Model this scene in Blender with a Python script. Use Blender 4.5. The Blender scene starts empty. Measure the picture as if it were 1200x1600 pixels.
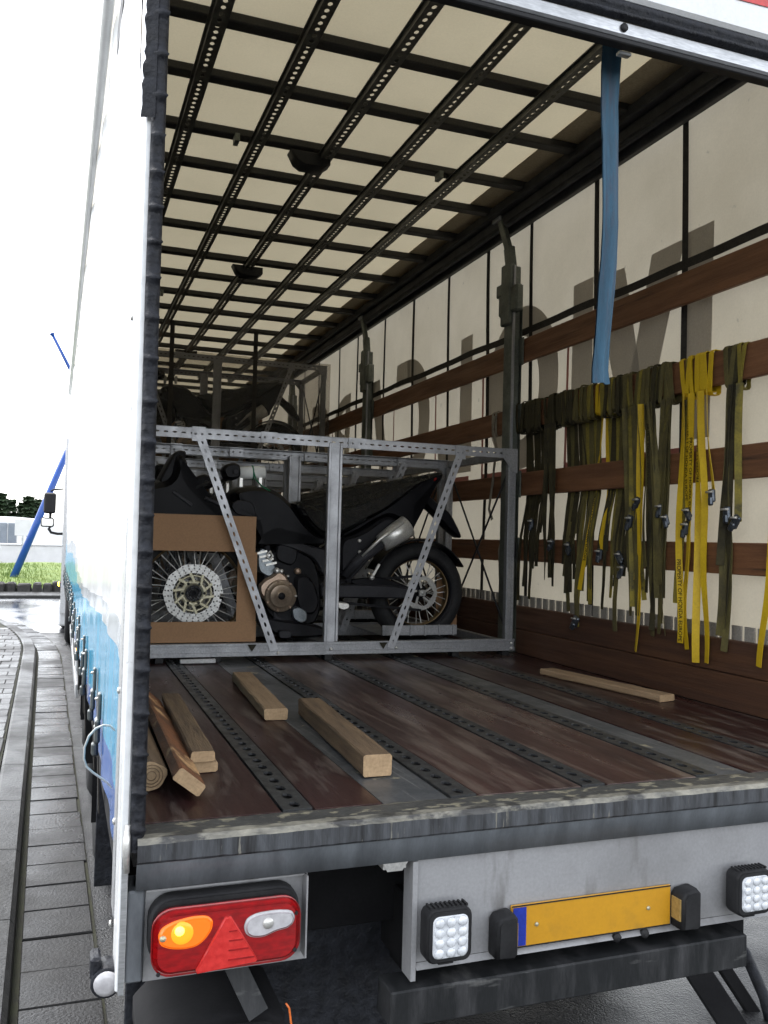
import bpy, math, random
from mathutils import Vector, Matrix
random.seed(7)
sc = bpy.context.scene
# ------------------------------------------------------------------ camera
FPX = 1369.5693
CAM = Vector((-0.20217, -2.04791, 0.67769))
R_EXACT = ((0.9381393, -0.0352117, -0.344463), (-0.3452836, -0.0205526, -0.9382733), (0.0259586, 0.9991685, -0.0314392))
cam_d = bpy.data.cameras.new('camera'); cam_o = bpy.data.objects.new('camera', cam_d)
sc.collection.objects.link(cam_o); sc.camera = cam_o
cam_d.sensor_fit = 'VERTICAL'; cam_d.sensor_height = 32; cam_d.lens = FPX/1600*32
cam_d.clip_start = 0.05; cam_d.clip_end = 2000
RM = Matrix(R_EXACT)
cam_o.matrix_world = Matrix.Translation(CAM) @ RM.to_4x4()
# ------------------------------------------------------------------ sky, sun, exposure
SUN_EL, SUN_AZ = math.radians(58), math.radians(330)
wd = bpy.data.worlds.new('World'); sc.world = wd; wd.use_nodes = True
nt = wd.node_tree; nt.nodes.clear()
sky = nt.nodes.new('ShaderNodeTexSky'); sky.sky_type = 'NISHITA'; sky.sun_disc = False
sky.sun_elevation = SUN_EL; sky.sun_rotation = SUN_AZ; sky.air_density = 1.0; sky.dust_density = 1.5; sky.ozone_density = 1.0
hs = nt.nodes.new('ShaderNodeHueSaturation'); hs.inputs['Saturation'].default_value = 0.22
bg = nt.nodes.new('ShaderNodeBackground'); bg.inputs['Strength'].default_value = 0.15
wo = nt.nodes.new('ShaderNodeOutputWorld')
nt.links.new(sky.outputs[0], hs.inputs['Color']); nt.links.new(hs.outputs[0], bg.inputs[0]); nt.links.new(bg.outputs[0], wo.inputs[0])
sd = bpy.data.lights.new('sun', 'SUN'); sd.energy = 0.8; sd.angle = math.radians(25); sd.color = (1, .97, .93)
so = bpy.data.objects.new('sun', sd); sc.collection.objects.link(so)
dv = Vector((math.sin(SUN_AZ)*math.cos(SUN_EL), math.cos(SUN_AZ)*math.cos(SUN_EL), math.sin(SUN_EL)))
so.rotation_euler = dv.to_track_quat('Z', 'Y').to_euler()
vs = sc.view_settings; vs.view_transform = 'Standard'; vs.look = 'None'; vs.gamma = 1; vs.use_curve_mapping = False
vs.exposure = 2.18
sc.cycles.use_denoising = True
sc.cycles.max_bounces = 10; sc.cycles.diffuse_bounces = 6; sc.cycles.transparent_max_bounces = 12
sc.cycles.sample_clamp_indirect = 6

# ------------------------------------------------------------------ helpers
def ray(px, py):
    return RM @ Vector(((px-600)/FPX, -(py-800)/FPX, -1.0))
def at(px, py, ax, v):
    """point where the pixel's ray meets the plane axis=value"""
    d = ray(px, py); t = (v-CAM[ax])/d[ax]; return CAM + d*t
COL = sc.collection
ORG = {}
def link(o, parent=None):
    COL.objects.link(o)
    if parent: o.parent = parent
    return o
def thing(name, label, cat, loc=(0,0,0), group=None):
    o = bpy.data.objects.new(name, None); link(o); o.empty_display_size = .1
    o.location = loc; o['label'] = label; o['category'] = cat
    if group: o['group'] = group
    ORG[o.name] = Vector(loc); return o
def tag(o, label, cat, group=None):
    o['label'] = label; o['category'] = cat
    if group: o['group'] = group
    return o
def structure(o): o['kind'] = 'structure'; return o
def stuff(o): o['kind'] = 'stuff'; return o
def copy_tree(o, parent=None):
    c = o.copy(); COL.objects.link(c)
    if parent: c.parent = parent
    for ch in o.children: copy_tree(ch, c)
    return c

class MB:
    def __init__(s): s.v = []; s.f = []; s.mi = []; s.sm = []
    def add(s, vs, fs, mi=0, smooth=False):
        b = len(s.v); s.v += [Vector(p) for p in vs]
        for f in fs: s.f.append([b+i for i in f]); s.mi.append(mi); s.sm.append(smooth)
        return s
    def box(s, lo, hi, c=0.0, mi=0, mat=None):
        x0,y0,z0 = lo; x1,y1,z1 = hi
        if c <= 0:
            vs = [(x,y,z) for z in (z0,z1) for y in (y0,y1) for x in (x0,x1)]
            fs = [(0,2,3,1),(4,5,7,6),(0,1,5,4),(2,6,7,3),(0,4,6,2),(1,3,7,5)]
        else:
            c = min(c, abs(x1-x0)*.45, abs(y1-y0)*.45, abs(z1-z0)*.45)
            vs = []; idx = {}
            for k,(sx,sy,sz) in enumerate([(a,b,d) for d in (0,1) for b in (0,1) for a in (0,1)]):
                X = x1 if sx else x0; Y = y1 if sy else y0; Z = z1 if sz else z0
                ix = -c if sx else c; iy = -c if sy else c; iz = -c if sz else c
                idx[(sx,sy,sz)] = len(vs)
                vs += [(X,Y+iy,Z+iz),(X+ix,Y,Z+iz),(X+ix,Y+iy,Z)]
            g = lambda a,b,d,k: idx[(a,b,d)]+k
            fs = [(g(0,0,0,0),g(0,0,1,0),g(0,1,1,0),g(0,1,0,0)),(g(1,0,0,0),g(1,1,0,0),g(1,1,1,0),g(1,0,1,0)),
                  (g(0,0,0,1),g(1,0,0,1),g(1,0,1,1),g(0,0,1,1)),(g(0,1,0,1),g(0,1,1,1),g(1,1,1,1),g(1,1,0,1)),
                  (g(0,0,0,2),g(0,1,0,2),g(1,1,0,2),g(1,0,0,2)),(g(0,0,1,2),g(1,0,1,2),g(1,1,1,2),g(0,1,1,2))]
            for a in (0,1):
                for b in (0,1):
                    fs.append((g(0,a,b,1),g(1,a,b,1),g(1,a,b,2),g(0,a,b,2)))
                    fs.append((g(a,0,b,0),g(a,1,b,0),g(a,1,b,2),g(a,0,b,2)))
                    fs.append((g(a,b,0,0),g(a,b,1,0),g(a,b,1,1),g(a,b,0,1)))
            for a in (0,1):
                for b in (0,1):
                    for d in (0,1): fs.append((g(a,b,d,0),g(a,b,d,1),g(a,b,d,2)))
        if mat: vs = [mat @ Vector(p) for p in vs]
        return s.add(vs, fs, mi)
    def bar(s, a, b, w, h, up=(0,0,1), c=0.0, mi=0):
        """box beam from a to b, w across, h along up"""
        a = Vector(a); b = Vector(b); d = (b-a); L = d.length; d.normalize()
        u = Vector(up); x = d.cross(u)
        if x.length < 1e-4: x = d.cross(Vector((1,0,0)))
        x.normalize(); z = x.cross(d)
        m = Matrix((x, d, z)).transposed().to_4x4(); m.translation = a
        return s.box((-w/2,0,-h/2),(w/2,L,h/2), c, mi, m)
    def tube(s, pts, r, n=8, cap=True, mi=0, closed=False):
        pts = [Vector(p) for p in pts]; N = len(pts)
        rs = r if isinstance(r,(list,tuple)) else [r]*N
        vs = []; nrm = None
        for i,p in enumerate(pts):
            if closed: t = pts[(i+1)%N]-pts[i-1]
            else: t = pts[min(i+1,N-1)]-pts[max(i-1,0)]
            t.normalize()
            if nrm is None:
                nrm = t.orthogonal().normalized()
            else:
                nrm = nrm - t*nrm.dot(t)
                if nrm.length < 1e-5: nrm = t.orthogonal()
                nrm.normalize()
            bn = t.cross(nrm)
            for k in range(n):
                a = 2*math.pi*k/n
                vs.append(p + (nrm*math.cos(a)+bn*math.sin(a))*rs[i])
        fs = []
        for i in range(N if closed else N-1):
            j = (i+1)%N
            for k in range(n):
                fs.append((i*n+k, i*n+(k+1)%n, j*n+(k+1)%n, j*n+k))
        s.add(vs, fs, mi, True)
        if cap and not closed:
            b = len(s.v)-len(vs)
            s.f.append([b+k for k in range(n)][::-1]); s.mi.append(mi); s.sm.append(False)
            s.f.append([b+(N-1)*n+k for k in range(n)]); s.mi.append(mi); s.sm.append(False)
        return s
    def lathe(s, c, axis, prof, n=24, mi=0, smooth=True, closed=False):
        """prof: list of (along axis, radius)"""
        c = Vector(c); ax = Vector(axis).normalized(); u = ax.orthogonal().normalized(); w = ax.cross(u)
        vs = []; m = len(prof)
        for (t,r) in prof:
            for k in range(n):
                a = 2*math.pi*k/n
                vs.append(c+ax*t+(u*math.cos(a)+w*math.sin(a))*r)
        fs = []
        for i in range(m if closed else m-1):
            j = (i+1)%m
            for k in range(n):
                fs.append((i*n+k,i*n+(k+1)%n,j*n+(k+1)%n,j*n+k))
        s.add(vs, fs, mi, smooth)
        if not closed:
            b = len(s.v)-len(vs)
            if prof[0][1] > 1e-4: s.f.append([b+k for k in range(n)][::-1]); s.mi.append(mi); s.sm.append(False)
            if prof[-1][1] > 1e-4: s.f.append([b+(m-1)*n+k for k in range(n)]); s.mi.append(mi); s.sm.append(False)
        return s
    def pillow(s, poly, y0, y1, b=.02, inset=.015, mi=0, smooth=True):
        """(x,z) outline extruded along y with rounded rims"""
        P = [Vector((p[0],p[1])) for p in poly]; n = len(P)
        area = sum(P[i].x*P[(i+1)%n].y-P[(i+1)%n].x*P[i].y for i in range(n))
        if area < 0: P.reverse()
        N = []
        for i in range(n):
            e1 = (P[i]-P[i-1]); e2 = (P[(i+1)%n]-P[i])
            n1 = Vector((-e1.y,e1.x)); n2 = Vector((-e2.y,e2.x))
            v = n1.normalized()+n2.normalized() if n1.length>1e-6 and n2.length>1e-6 else n1+n2
            N.append(v.normalized() if v.length>1e-6 else Vector((0,0)))
        lay = [(y0,inset),(y0+b*.3,inset*.4),(y0+b,0),(y1-b,0),(y1-b*.3,inset*.4),(y1,inset)] if b>0 else [(y0,0),(y1,0)]
        vs = []
        for (y,ins) in lay:
            for i in range(n):
                q = P[i]+N[i]*ins; vs.append((q.x,y,q.y))
        fs = []; m = len(lay)
        for j in range(m-1):
            for i in range(n): fs.append((j*n+i, j*n+(i+1)%n, (j+1)*n+(i+1)%n, (j+1)*n+i))
        s.add(vs, fs, mi, smooth and b>0)
        o = len(s.v)-len(vs)
        s.f.append([o+i for i in range(n)]); s.mi.append(mi); s.sm.append(False)
        s.f.append([o+(m-1)*n+i for i in range(n)][::-1]); s.mi.append(mi); s.sm.append(False)
        return s
    def strip_holes(s, L, w, t, pitch, hl, hw, oct=True, mi=0, start=None):
        """flat bar along +Y (length L, width w in X, top at z=0, thickness t) with real through holes"""
        n = int(L/pitch); m0 = (L-n*pitch)/2 if start is None else start
        zs = (0.0,-t)
        def hole(cy):
            if oct:
                k = .41
                return [(hw*a/2, cy+hl*b/2) for a,b in ((1,-k),(1,k),(k,1),(-k,1),(-1,k),(-1,-k),(-k,-1),(k,-1))]
            return [(hw*a/2, cy+hl*b/2) for a,b in ((1,-1),(1,1),(-1,1),(-1,-1))]
        for i in range(n):
            a = m0+i*pitch; b = a+pitch; H = hole((a+b)/2); h = len(H)
            vs = []; fs = []
            for z in zs:
                vs += [(w/2,a,z),(w/2,b,z),(-w/2,b,z),(-w/2,a,z)]+[(x,y,z) for x,y in H]
            q = 4+h
            if oct:
                top = [(0,1,5,4),(1,6,5),(1,2,7,6),(2,8,7),(2,3,9,8),(3,10,9),(3,0,11,10),(0,4,11)]
            else:
                top = [(0,1,5,4),(1,2,6,5),(2,3,7,6),(3,0,4,7)]
            fs += top+[tuple(j+q for j in f[::-1]) for f in top]
            fs += [(4+j, 4+(j+1)%h, q+4+(j+1)%h, q+4+j) for j in range(h)]
            fs += [(1,0,q,q+1),(3,2,q+2,q+3)]
            if i == 0: fs.append((0,3,q+3,q))
            if i == n-1: fs.append((2,1,q+1,q+2))
            s.add(vs, fs, mi)
        if m0 > 1e-4 and start is None:
            s.box((-w/2,0,-t),(w/2,m0,0)); s.box((-w/2,L-m0,-t),(w/2,L,0))
        return s
    def xform(s, m, start=0):
        for i in range(start, len(s.v)): s.v[i] = m @ s.v[i]
        return s
    def build(s, name, mat, parent=None, org=None, mods=None):
        me = bpy.data.meshes.new(name)
        if org is None: org = ORG.get(parent.name, Vector((0,0,0))) if parent else Vector((0,0,0))
        o3 = Vector(org)
        me.from_pydata([v-o3 for v in s.v], [], s.f)
        for m in (mat if isinstance(mat,(list,tuple)) else [mat]): me.materials.append(m)
        me.polygons.foreach_set('material_index', s.mi)
        me.polygons.foreach_set('use_smooth', s.sm)
        me.update()
        o = bpy.data.objects.new(name, me); link(o, parent)
        if parent: ORG[o.name] = o3
        else: o.location = o3
        return o
def place(name, mesh, loc, parent=None, rot=None, scale=None):
    """another object sharing a mesh; loc is local to the parent"""
    o = bpy.data.objects.new(name, mesh); link(o, parent); o.location = loc
    if rot: o.rotation_euler = rot
    if scale: o.scale = scale
    return o

def smooth_poly(P, it=2):
    P=[Vector((a[0],a[1])) for a in P]
    for _ in range(it):
        Q=[]
        for i in range(len(P)):
            a=P[i]; b=P[(i+1)%len(P)]; Q += [a.lerp(b,.2),a.lerp(b,.8)]
        P=Q
    return [(a.x,a.y) for a in P]
# ------------------------------------------------------------------ materials
def _n(nt, t, **kw):
    n = nt.nodes.new(t)
    for k,v in kw.items(): setattr(n,k,v)
    return n
def mat(name, c1, c2=None, scale=6, stretch=(1,1,1), rough=.5, rough2=None, metal=0, bump=0, bscale=None, detail=5, lo=.35, hi=.65,
        c3=None, s3=2, lo3=.5, hi3=.62, spec=.5, coat=0, trans=0, emit=None, estr=0, rs=None, grain=.22, gscale=110, c4=None, s4=(30,.8,1), r4=0, lo4=.6, hi4=.68):
    if max(c1) < .06 and metal < .25 and rs is None: spec = min(spec, .22)
    m = bpy.data.materials.new(name); m.use_nodes = True; nt = m.node_tree
    b = nt.nodes['Principled BSDF']; out = nt.nodes['Material Output']; L = nt.links.new
    b.inputs['Roughness'].default_value = rough; b.inputs['Metallic'].default_value = metal
    b.inputs['Specular IOR Level'].default_value = spec; b.inputs['Coat Weight'].default_value = coat
    b.inputs['Base Color'].default_value = (*c1,1)
    tc = _n(nt,'ShaderNodeTexCoord'); mp = _n(nt,'ShaderNodeMapping'); mp.inputs['Scale'].default_value = stretch
    L(tc.outputs['Object'], mp.inputs[0])
    def noise(sc_, det=detail):
        n = _n(nt,'ShaderNodeTexNoise'); n.inputs['Scale'].default_value = sc_; n.inputs['Detail'].default_value = det
        n.inputs['Roughness'].default_value = .6; L(mp.outputs[0], n.inputs['Vector']); return n
    def ramp(src, a, z):
        r = _n(nt,'ShaderNodeMapRange'); r.inputs[1].default_value = a; r.inputs[2].default_value = z; L(src, r.inputs[0]); return r.outputs[0]
    col = None
    if c2 is not None:
        n1 = noise(scale); mx = _n(nt,'ShaderNodeMix', data_type='RGBA'); mx.inputs[6].default_value = (*c1,1); mx.inputs[7].default_value = (*c2,1)
        f1 = ramp(n1.outputs[0], lo, hi); L(f1, mx.inputs[0]); col = mx.outputs[2]
        if rough2 is not None and rs is None:
            rr = _n(nt,'ShaderNodeMapRange'); rr.inputs[3].default_value = rough; rr.inputs[4].default_value = rough2; L(f1, rr.inputs[0]); L(rr.outputs[0], b.inputs['Roughness'])
    if c3 is not None:
        n3 = noise(s3, 8); mx3 = _n(nt,'ShaderNodeMix', data_type='RGBA'); L(col, mx3.inputs[6]) if col else None
        if not col: mx3.inputs[6].default_value = (*c1,1)
        mx3.inputs[7].default_value = (*c3,1); L(ramp(n3.outputs[0], lo3, hi3), mx3.inputs[0]); col = mx3.outputs[2]
    if c4 is not None:
        for rot,th in ((r4,0),):
            m4 = _n(nt,'ShaderNodeMapping'); m4.inputs['Scale'].default_value = s4; m4.vector_type = 'TEXTURE'; m4.inputs['Scale'].default_value = tuple(1/v for v in s4); m4.inputs['Rotation'].default_value = (0,0,rot)
            L(tc.outputs['Object'], m4.inputs[0]); n4 = _n(nt,'ShaderNodeTexNoise'); n4.inputs['Scale'].default_value = 1; n4.inputs['Detail'].default_value = 7; L(m4.outputs[0], n4.inputs['Vector'])
            x4 = _n(nt,'ShaderNodeMix', data_type='RGBA'); L(ramp(n4.outputs[0], lo4+th, hi4+th), x4.inputs[0]); L(col, x4.inputs[6]); x4.inputs[7].default_value = (*c4,1); col = x4.outputs[2]
    if grain and emit is None:
        ng = noise(gscale, 6); mr = _n(nt,'ShaderNodeMapRange'); mr.inputs[1].default_value = .3; mr.inputs[2].default_value = .7; mr.inputs[3].default_value = 1-grain; mr.inputs[4].default_value = 1+grain*.8
        L(ng.outputs[0], mr.inputs[0]); mg = _n(nt,'ShaderNodeVectorMath', operation='SCALE'); L(mr.outputs[0], mg.inputs['Scale'])
        if col: L(col, mg.inputs[0])
        else: mg.inputs[0].default_value = c1
        col = mg.outputs[0]
    if col: L(col, b.inputs['Base Color'])
    if rs is not None:
        nr = noise(rs, 4); rr = _n(nt,'ShaderNodeMapRange'); rr.inputs[1].default_value=.38; rr.inputs[2].default_value=.62; rr.inputs[3].default_value = rough; rr.inputs[4].default_value = rough2
        L(nr.outputs[0], rr.inputs[0]); L(rr.outputs[0], b.inputs['Roughness'])
    if bump:
        nb = noise(bscale or scale*4); bp = _n(nt,'ShaderNodeBump'); bp.inputs['Strength'].default_value = min(1,bump); bp.inputs['Distance'].default_value = .01 if bump<=1 else .01*bump
        L(nb.outputs[0], bp.inputs['Height']); L(bp.outputs[0], b.inputs['Normal'])
    if emit: b.inputs['Emission Color'].default_value = (*emit,1); b.inputs['Emission Strength'].default_value = estr
    if trans:
        tr = _n(nt,'ShaderNodeBsdfTranslucent'); ms = _n(nt,'ShaderNodeMixShader'); ms.inputs[0].default_value = trans
        if col: L(col, tr.inputs[0])
        else: tr.inputs[0].default_value = (*c1,1)
        L(b.outputs[0], ms.inputs[1]); L(tr.outputs[0], ms.inputs[2]); L(ms.outputs[0], out.inputs[0])
    return m
def film_mat(name, tint, gloss, rough=.12, bscale=18, dif=.45, bd=.03):
    m = bpy.data.materials.new(name); m.use_nodes = True; nt = m.node_tree; nt.nodes.clear(); L = nt.links.new
    out = _n(nt,'ShaderNodeOutputMaterial'); t = _n(nt,'ShaderNodeBsdfTransparent'); t.inputs[0].default_value = (*tint,1)
    g = _n(nt,'ShaderNodeBsdfGlossy'); g.inputs['Roughness'].default_value = rough; g.inputs[0].default_value = (.9,.9,.9,1)
    d = _n(nt,'ShaderNodeBsdfDiffuse'); d.inputs[0].default_value = (.2,.19,.18,1)
    a = _n(nt,'ShaderNodeMixShader'); a.inputs[0].default_value = dif
    ms = _n(nt,'ShaderNodeMixShader'); ms.inputs[0].default_value = gloss
    tc = _n(nt,'ShaderNodeTexCoord'); vz = _n(nt,'ShaderNodeTexNoise'); vz.inputs['Scale'].default_value = bscale; vz.inputs['Detail'].default_value = 3; vz.inputs['Distortion'].default_value = 1.5
    bp = _n(nt,'ShaderNodeBump'); bp.inputs['Strength'].default_value = .9 if bd<.1 else 1; bp.inputs['Distance'].default_value = bd
    L(tc.outputs['Object'], vz.inputs[0]); L(vz.outputs[0], bp.inputs['Height']); L(bp.outputs[0], g.inputs['Normal'])
    L(g.outputs[0], a.inputs[1]); L(d.outputs[0], a.inputs[2]); L(t.outputs[0], ms.inputs[1]); L(a.outputs[0], ms.inputs[2]); L(ms.outputs[0], out.inputs[0])
    return m
M = {}
M['tarp'] = mat('roof tarpaulin', (.62,.55,.385), (.57,.505,.35), scale=1.5, rough=.6, trans=.155, grain=.05)
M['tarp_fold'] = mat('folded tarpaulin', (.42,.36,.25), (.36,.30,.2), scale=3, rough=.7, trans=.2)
M['curtain'] = mat('curtain inside', (.63,.56,.43), (.55,.485,.365), scale=2.2, rough=.55, trans=.37, bump=.3, bscale=4, c3=(.3,.27,.22), s3=9, lo3=.68, hi3=.74, grain=.05)
M['letter'] = mat('grey print', (.42,.385,.335), (.38,.35,.305), scale=5, rough=.55, trans=.36, grain=.1)
M['letter_red'] = mat('red print', (.36,.15,.12), (.32,.13,.11), scale=5, rough=.55, trans=.25, grain=.1)
M['dark_strap'] = mat('dark webbing', (.035,.033,.03), (.05,.045,.04), scale=20, rough=.8)
M['roof_steel'] = mat('blackened steel', (.034,.034,.032), (.05,.047,.043), scale=8, rough=.45, rough2=.7, metal=.2)
M['roof_rail'] = mat('lashing rail steel', (.10,.10,.085), (.065,.065,.055), scale=14, rough=.45, metal=.4)
M['cant'] = mat('cant rail', (.05,.05,.05), (.028,.028,.028), scale=9, rough=.5)
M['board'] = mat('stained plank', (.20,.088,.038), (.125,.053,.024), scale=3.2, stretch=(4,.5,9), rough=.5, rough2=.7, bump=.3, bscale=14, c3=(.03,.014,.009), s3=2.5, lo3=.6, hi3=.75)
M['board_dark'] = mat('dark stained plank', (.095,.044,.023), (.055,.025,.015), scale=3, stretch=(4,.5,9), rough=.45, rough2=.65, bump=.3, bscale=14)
M['post'] = mat('green grey post', (.17,.185,.16), (.11,.12,.105), scale=7, rough=.4, rough2=.6, metal=.5)
M['galv'] = mat('galvanised steel', (.36,.365,.385), (.30,.305,.32), scale=9, rough=.38, rough2=.52, metal=.6, grain=.1)
M['galv_shaded'] = mat('shaded galvanised steel', (.29,.295,.31), (.235,.24,.25), scale=9, rough=.42, rough2=.55, metal=.6)  # darker copy of the galvanised steel, shade put into its colour
M['floor_base'] = mat('floor steel', (.05,.052,.055), (.085,.085,.085), scale=5, rough=.4, rough2=.6, metal=.3)
M['panel'] = mat('phenolic plywood', (.042,.016,.014), (.022,.010,.010), scale=4, stretch=(1.8,.28,1), rough=.24, rough2=.46, bump=.12, bscale=60, c3=(.12,.092,.078), s3=8, lo3=.53, hi3=.7, detail=8, c4=(.085,.06,.05), s4=(26,1.0,1), r4=.06, lo4=.56, hi4=.74)
M['panel_worn'] = mat('worn plywood', (.06,.028,.024), (.026,.013,.012), scale=4, stretch=(1.8,.24,1), rough=.26, rough2=.5, bump=.12, bscale=60, c3=(.17,.13,.105), s3=6, lo3=.5, hi3=.72, detail=8, c4=(.12,.085,.07), s4=(26,1.0,1), r4=.06, lo4=.54, hi4=.74)
M['floor_rail'] = mat('worn track steel', (.085,.088,.09), (.045,.046,.048), scale=18, rough=.35, rough2=.5, metal=.6)
M['steel_strip'] = mat('grey steel strip', (.115,.12,.125), (.07,.075,.08), scale=5, rough=.35, rough2=.55, metal=.3, c3=(.45,.4,.27), s3=7, lo3=.6, hi3=.66, c4=(.2,.2,.2), s4=(60,2,1), r4=.05, lo4=.6, hi4=.68)
M['sill'] = mat('chipped sill paint', (.075,.075,.07), (.045,.045,.043), scale=12, stretch=(.6,1,1), rough=.4, rough2=.6, metal=.1, c3=(.24,.22,.16), s3=30, lo3=.55, hi3=.61, bump=.4, bscale=30, detail=8)
M['sill_edge'] = mat('worn sill edge', (.25,.235,.19), (.10,.098,.088), scale=26, stretch=(.5,1,1), rough=.4, metal=.1, c3=(.045,.044,.042), s3=16, lo3=.53, hi3=.6)
M['sill_face'] = mat('streaked sill face', (.075,.08,.088), (.013,.013,.014), scale=5, stretch=(6,1,.5), rough=.35, rough2=.6, metal=.1, lo=.4, hi=.66, c3=(.2,.19,.16), s3=16, lo3=.64, hi3=.7)
M['sill_low'] = mat('blue grey channel', (.17,.185,.20), (.09,.097,.105), scale=5, stretch=(2,1,.6), rough=.35, metal=.1, grain=.1)
M['white_gloss'] = mat('white lacquer', (.78,.79,.79), (.7,.71,.71), scale=4, rough=.25, coat=.3, c3=(.3,.29,.26), s3=14, lo3=.68, hi3=.74, grain=.05)
M['alu'] = mat('aluminium', (.55,.56,.57), (.4,.41,.42), scale=10, stretch=(.3,1,2), rough=.3, rough2=.5, metal=.8)
M['rubber'] = mat('black rubber', (.009,.0095,.012), (.022,.024,.03), scale=28, rough=.42, rough2=.65, bump=.8, bscale=34)
M['black'] = mat('black paint', (.012,.012,.013), (.022,.022,.023), scale=9, rough=.45, rough2=.65)
M['bumper'] = mat('dirty black bumper', (.016,.017,.018), (.05,.05,.052), scale=7, stretch=(3,1,.5), rough=.45, rough2=.65, lo=.45, hi=.75, c4=(.09,.09,.088), s4=(8,3,40), r4=0, lo4=.62, hi4=.72)
M['rear_panel'] = mat('dirty grey rear panel', (.31,.31,.315), (.25,.25,.255), scale=2, rough=.4, rough2=.55, metal=.1, c3=(.17,.168,.165), s3=1.7, lo3=.52, hi3=.75, grain=.1, c4=(.14,.135,.13), s4=(14,3,3), r4=0, lo4=.6, hi4=.75)
M['tyre'] = mat('tyre rubber', (.014,.014,.015), (.024,.024,.025), scale=18, rough=.6, rough2=.75, bump=.3, bscale=50)
M['lens_red'] = mat('red lens', (.33,.004,.006), (.2,.003,.004), scale=30, rough=.12, coat=.6, stretch=(1,1,3), grain=.05)
M['lens_red2'] = mat('red prism reflector', (.6,.035,.03), (.48,.02,.018), scale=60, rough=.2, coat=.3, grain=.05)
M['lens_amber'] = mat('lit amber lens', (.55,.12,.01), rough=.2, emit=(1,.16,.008), estr=.16)
M['bulb'] = mat('glowing bulb', (1,.6,.1), rough=.3, emit=(1,.5,.05), estr=1.6)
M['lens_clear'] = mat('clear lens', (.5,.49,.5), (.38,.37,.38), scale=40, rough=.15, coat=.6, grain=.05)
M['led'] = mat('led reflector', (.72,.74,.76), (.5,.52,.55), scale=60, rough=.12, coat=.5, grain=.05)
M['plate'] = mat('yellow number plate', (.52,.26,.012), (.47,.23,.012), scale=6, rough=.4, c3=(.34,.18,.02), s3=9, lo3=.56, hi3=.8, grain=.05)
M['blue_flag'] = mat('plate blue band', (.01,.03,.3), rough=.4)
M['amber_off'] = mat('unlit amber lens', (.3,.2,.07), rough=.2, coat=.5)
M['timber'] = mat('raw timber', (.19,.125,.07), (.10,.065,.038), scale=6, stretch=(8,.7,8), rough=.75, bump=.4, bscale=20, c3=(.1,.07,.045), s3=5, lo3=.6, hi3=.75)
M['timber_pale'] = mat('fresh timber', (.34,.235,.14), (.25,.165,.095), scale=6, stretch=(8,.7,8), rough=.75, bump=.3, bscale=20, c3=(.17,.11,.07), s3=4, lo3=.62, hi3=.78)
M['timber_end'] = mat('sawn timber end', (.42,.29,.165), (.30,.2,.11), scale=22, rough=.8)
M['bark'] = mat('bark edged wood', (.22,.085,.032), (.10,.045,.022), scale=7, stretch=(2,1,2), rough=.7, bump=.6, bscale=20, c3=(.5,.3,.14), s3=6, lo3=.55, hi3=.65)
M['card'] = mat('cardboard', (.30,.17,.085), (.275,.155,.078), scale=3, rough=.75, grain=.1)
M['moto_black'] = mat('black motorcycle plastic', (.006,.006,.008), (.008,.008,.010), scale=9, rough=.35, rough2=.45, spec=.1)
M['moto_dark'] = mat('charcoal motorcycle plastic', (.018,.018,.021), (.024,.024,.027), scale=12, rough=.5, spec=.1)
M['moto_frame'] = mat('charcoal frame', (.04,.04,.045), (.03,.03,.034), scale=10, rough=.42, spec=.1)
M['bronze'] = mat('bronze engine cover', (.36,.285,.215), (.28,.215,.16), scale=14, rough=.32, metal=.6)
M['bronze_light'] = mat('pale bronze casting', (.46,.34,.26), (.36,.26,.19), scale=14, rough=.4, metal=.5)
M['steel'] = mat('bright steel', (.66,.65,.62), (.54,.53,.5), scale=20, rough=.33, metal=.55)
M['disc'] = mat('brake disc steel', (.5,.5,.49), (.4,.4,.39), scale=12, rough=.33, metal=.7)
M['gold'] = mat('gold carrier', (.5,.47,.34), (.42,.39,.27), scale=12, rough=.4, metal=.5)
M['rim'] = mat('brown rim', (.16,.105,.045), (.11,.07,.03), scale=9, rough=.4, metal=.4)
M['engine'] = mat('dark engine casting', (.012,.012,.014), (.02,.02,.022), scale=20, rough=.5, metal=.1, spec=.1)
M['cyl'] = mat('cylinder casting', (.26,.29,.31), (.18,.2,.22), scale=20, rough=.4, metal=.6)
M['white_foam'] = mat('white foam', (.75,.76,.74), (.68,.69,.67), scale=12, rough=.7, grain=.05)
M['green_string'] = mat('green string', (.01,.16,.07), rough=.7)
M['film'] = film_mat('stretch film', (.74,.72,.69), .07)
M['seat_film'] = film_mat('crinkled plastic', (.8,.8,.78), .06, .08, 30, .0, .12)
M['bag_film'] = film_mat('clear bag', (.93,.93,.93), .04, .1, 26)
M['white_tag'] = mat('grey white plastic', (.5,.5,.5), (.42,.42,.42), scale=8, rough=.5)
M['olive'] = mat('dirty olive webbing', (.12,.10,.028), (.06,.05,.02), scale=9, stretch=(1,1,.7), rough=.8, c3=(.19,.155,.02), s3=5, lo3=.6, hi3=.72)
M['olive_dark'] = mat('blackened webbing', (.055,.047,.022), (.028,.025,.016), scale=9, rough=.8, c3=(.085,.07,.02), s3=5, lo3=.6, hi3=.75)
M['olive_light'] = mat('grubby yellow webbing', (.24,.19,.022), (.12,.10,.02), scale=10, rough=.75, c3=(.05,.045,.02), s3=8, lo3=.56, hi3=.66)
M['yellow'] = mat('bright yellow webbing', (.60,.40,.006), (.52,.34,.006), scale=7, rough=.6, c3=(.4,.28,.015), s3=9, lo3=.66, hi3=.76, grain=.1)
M['hem'] = mat('grey hem patch', (.30,.28,.25), (.25,.235,.21), scale=9, rough=.6)
M['ink'] = mat('black ink', (.02,.018,.01), rough=.7)
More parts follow.
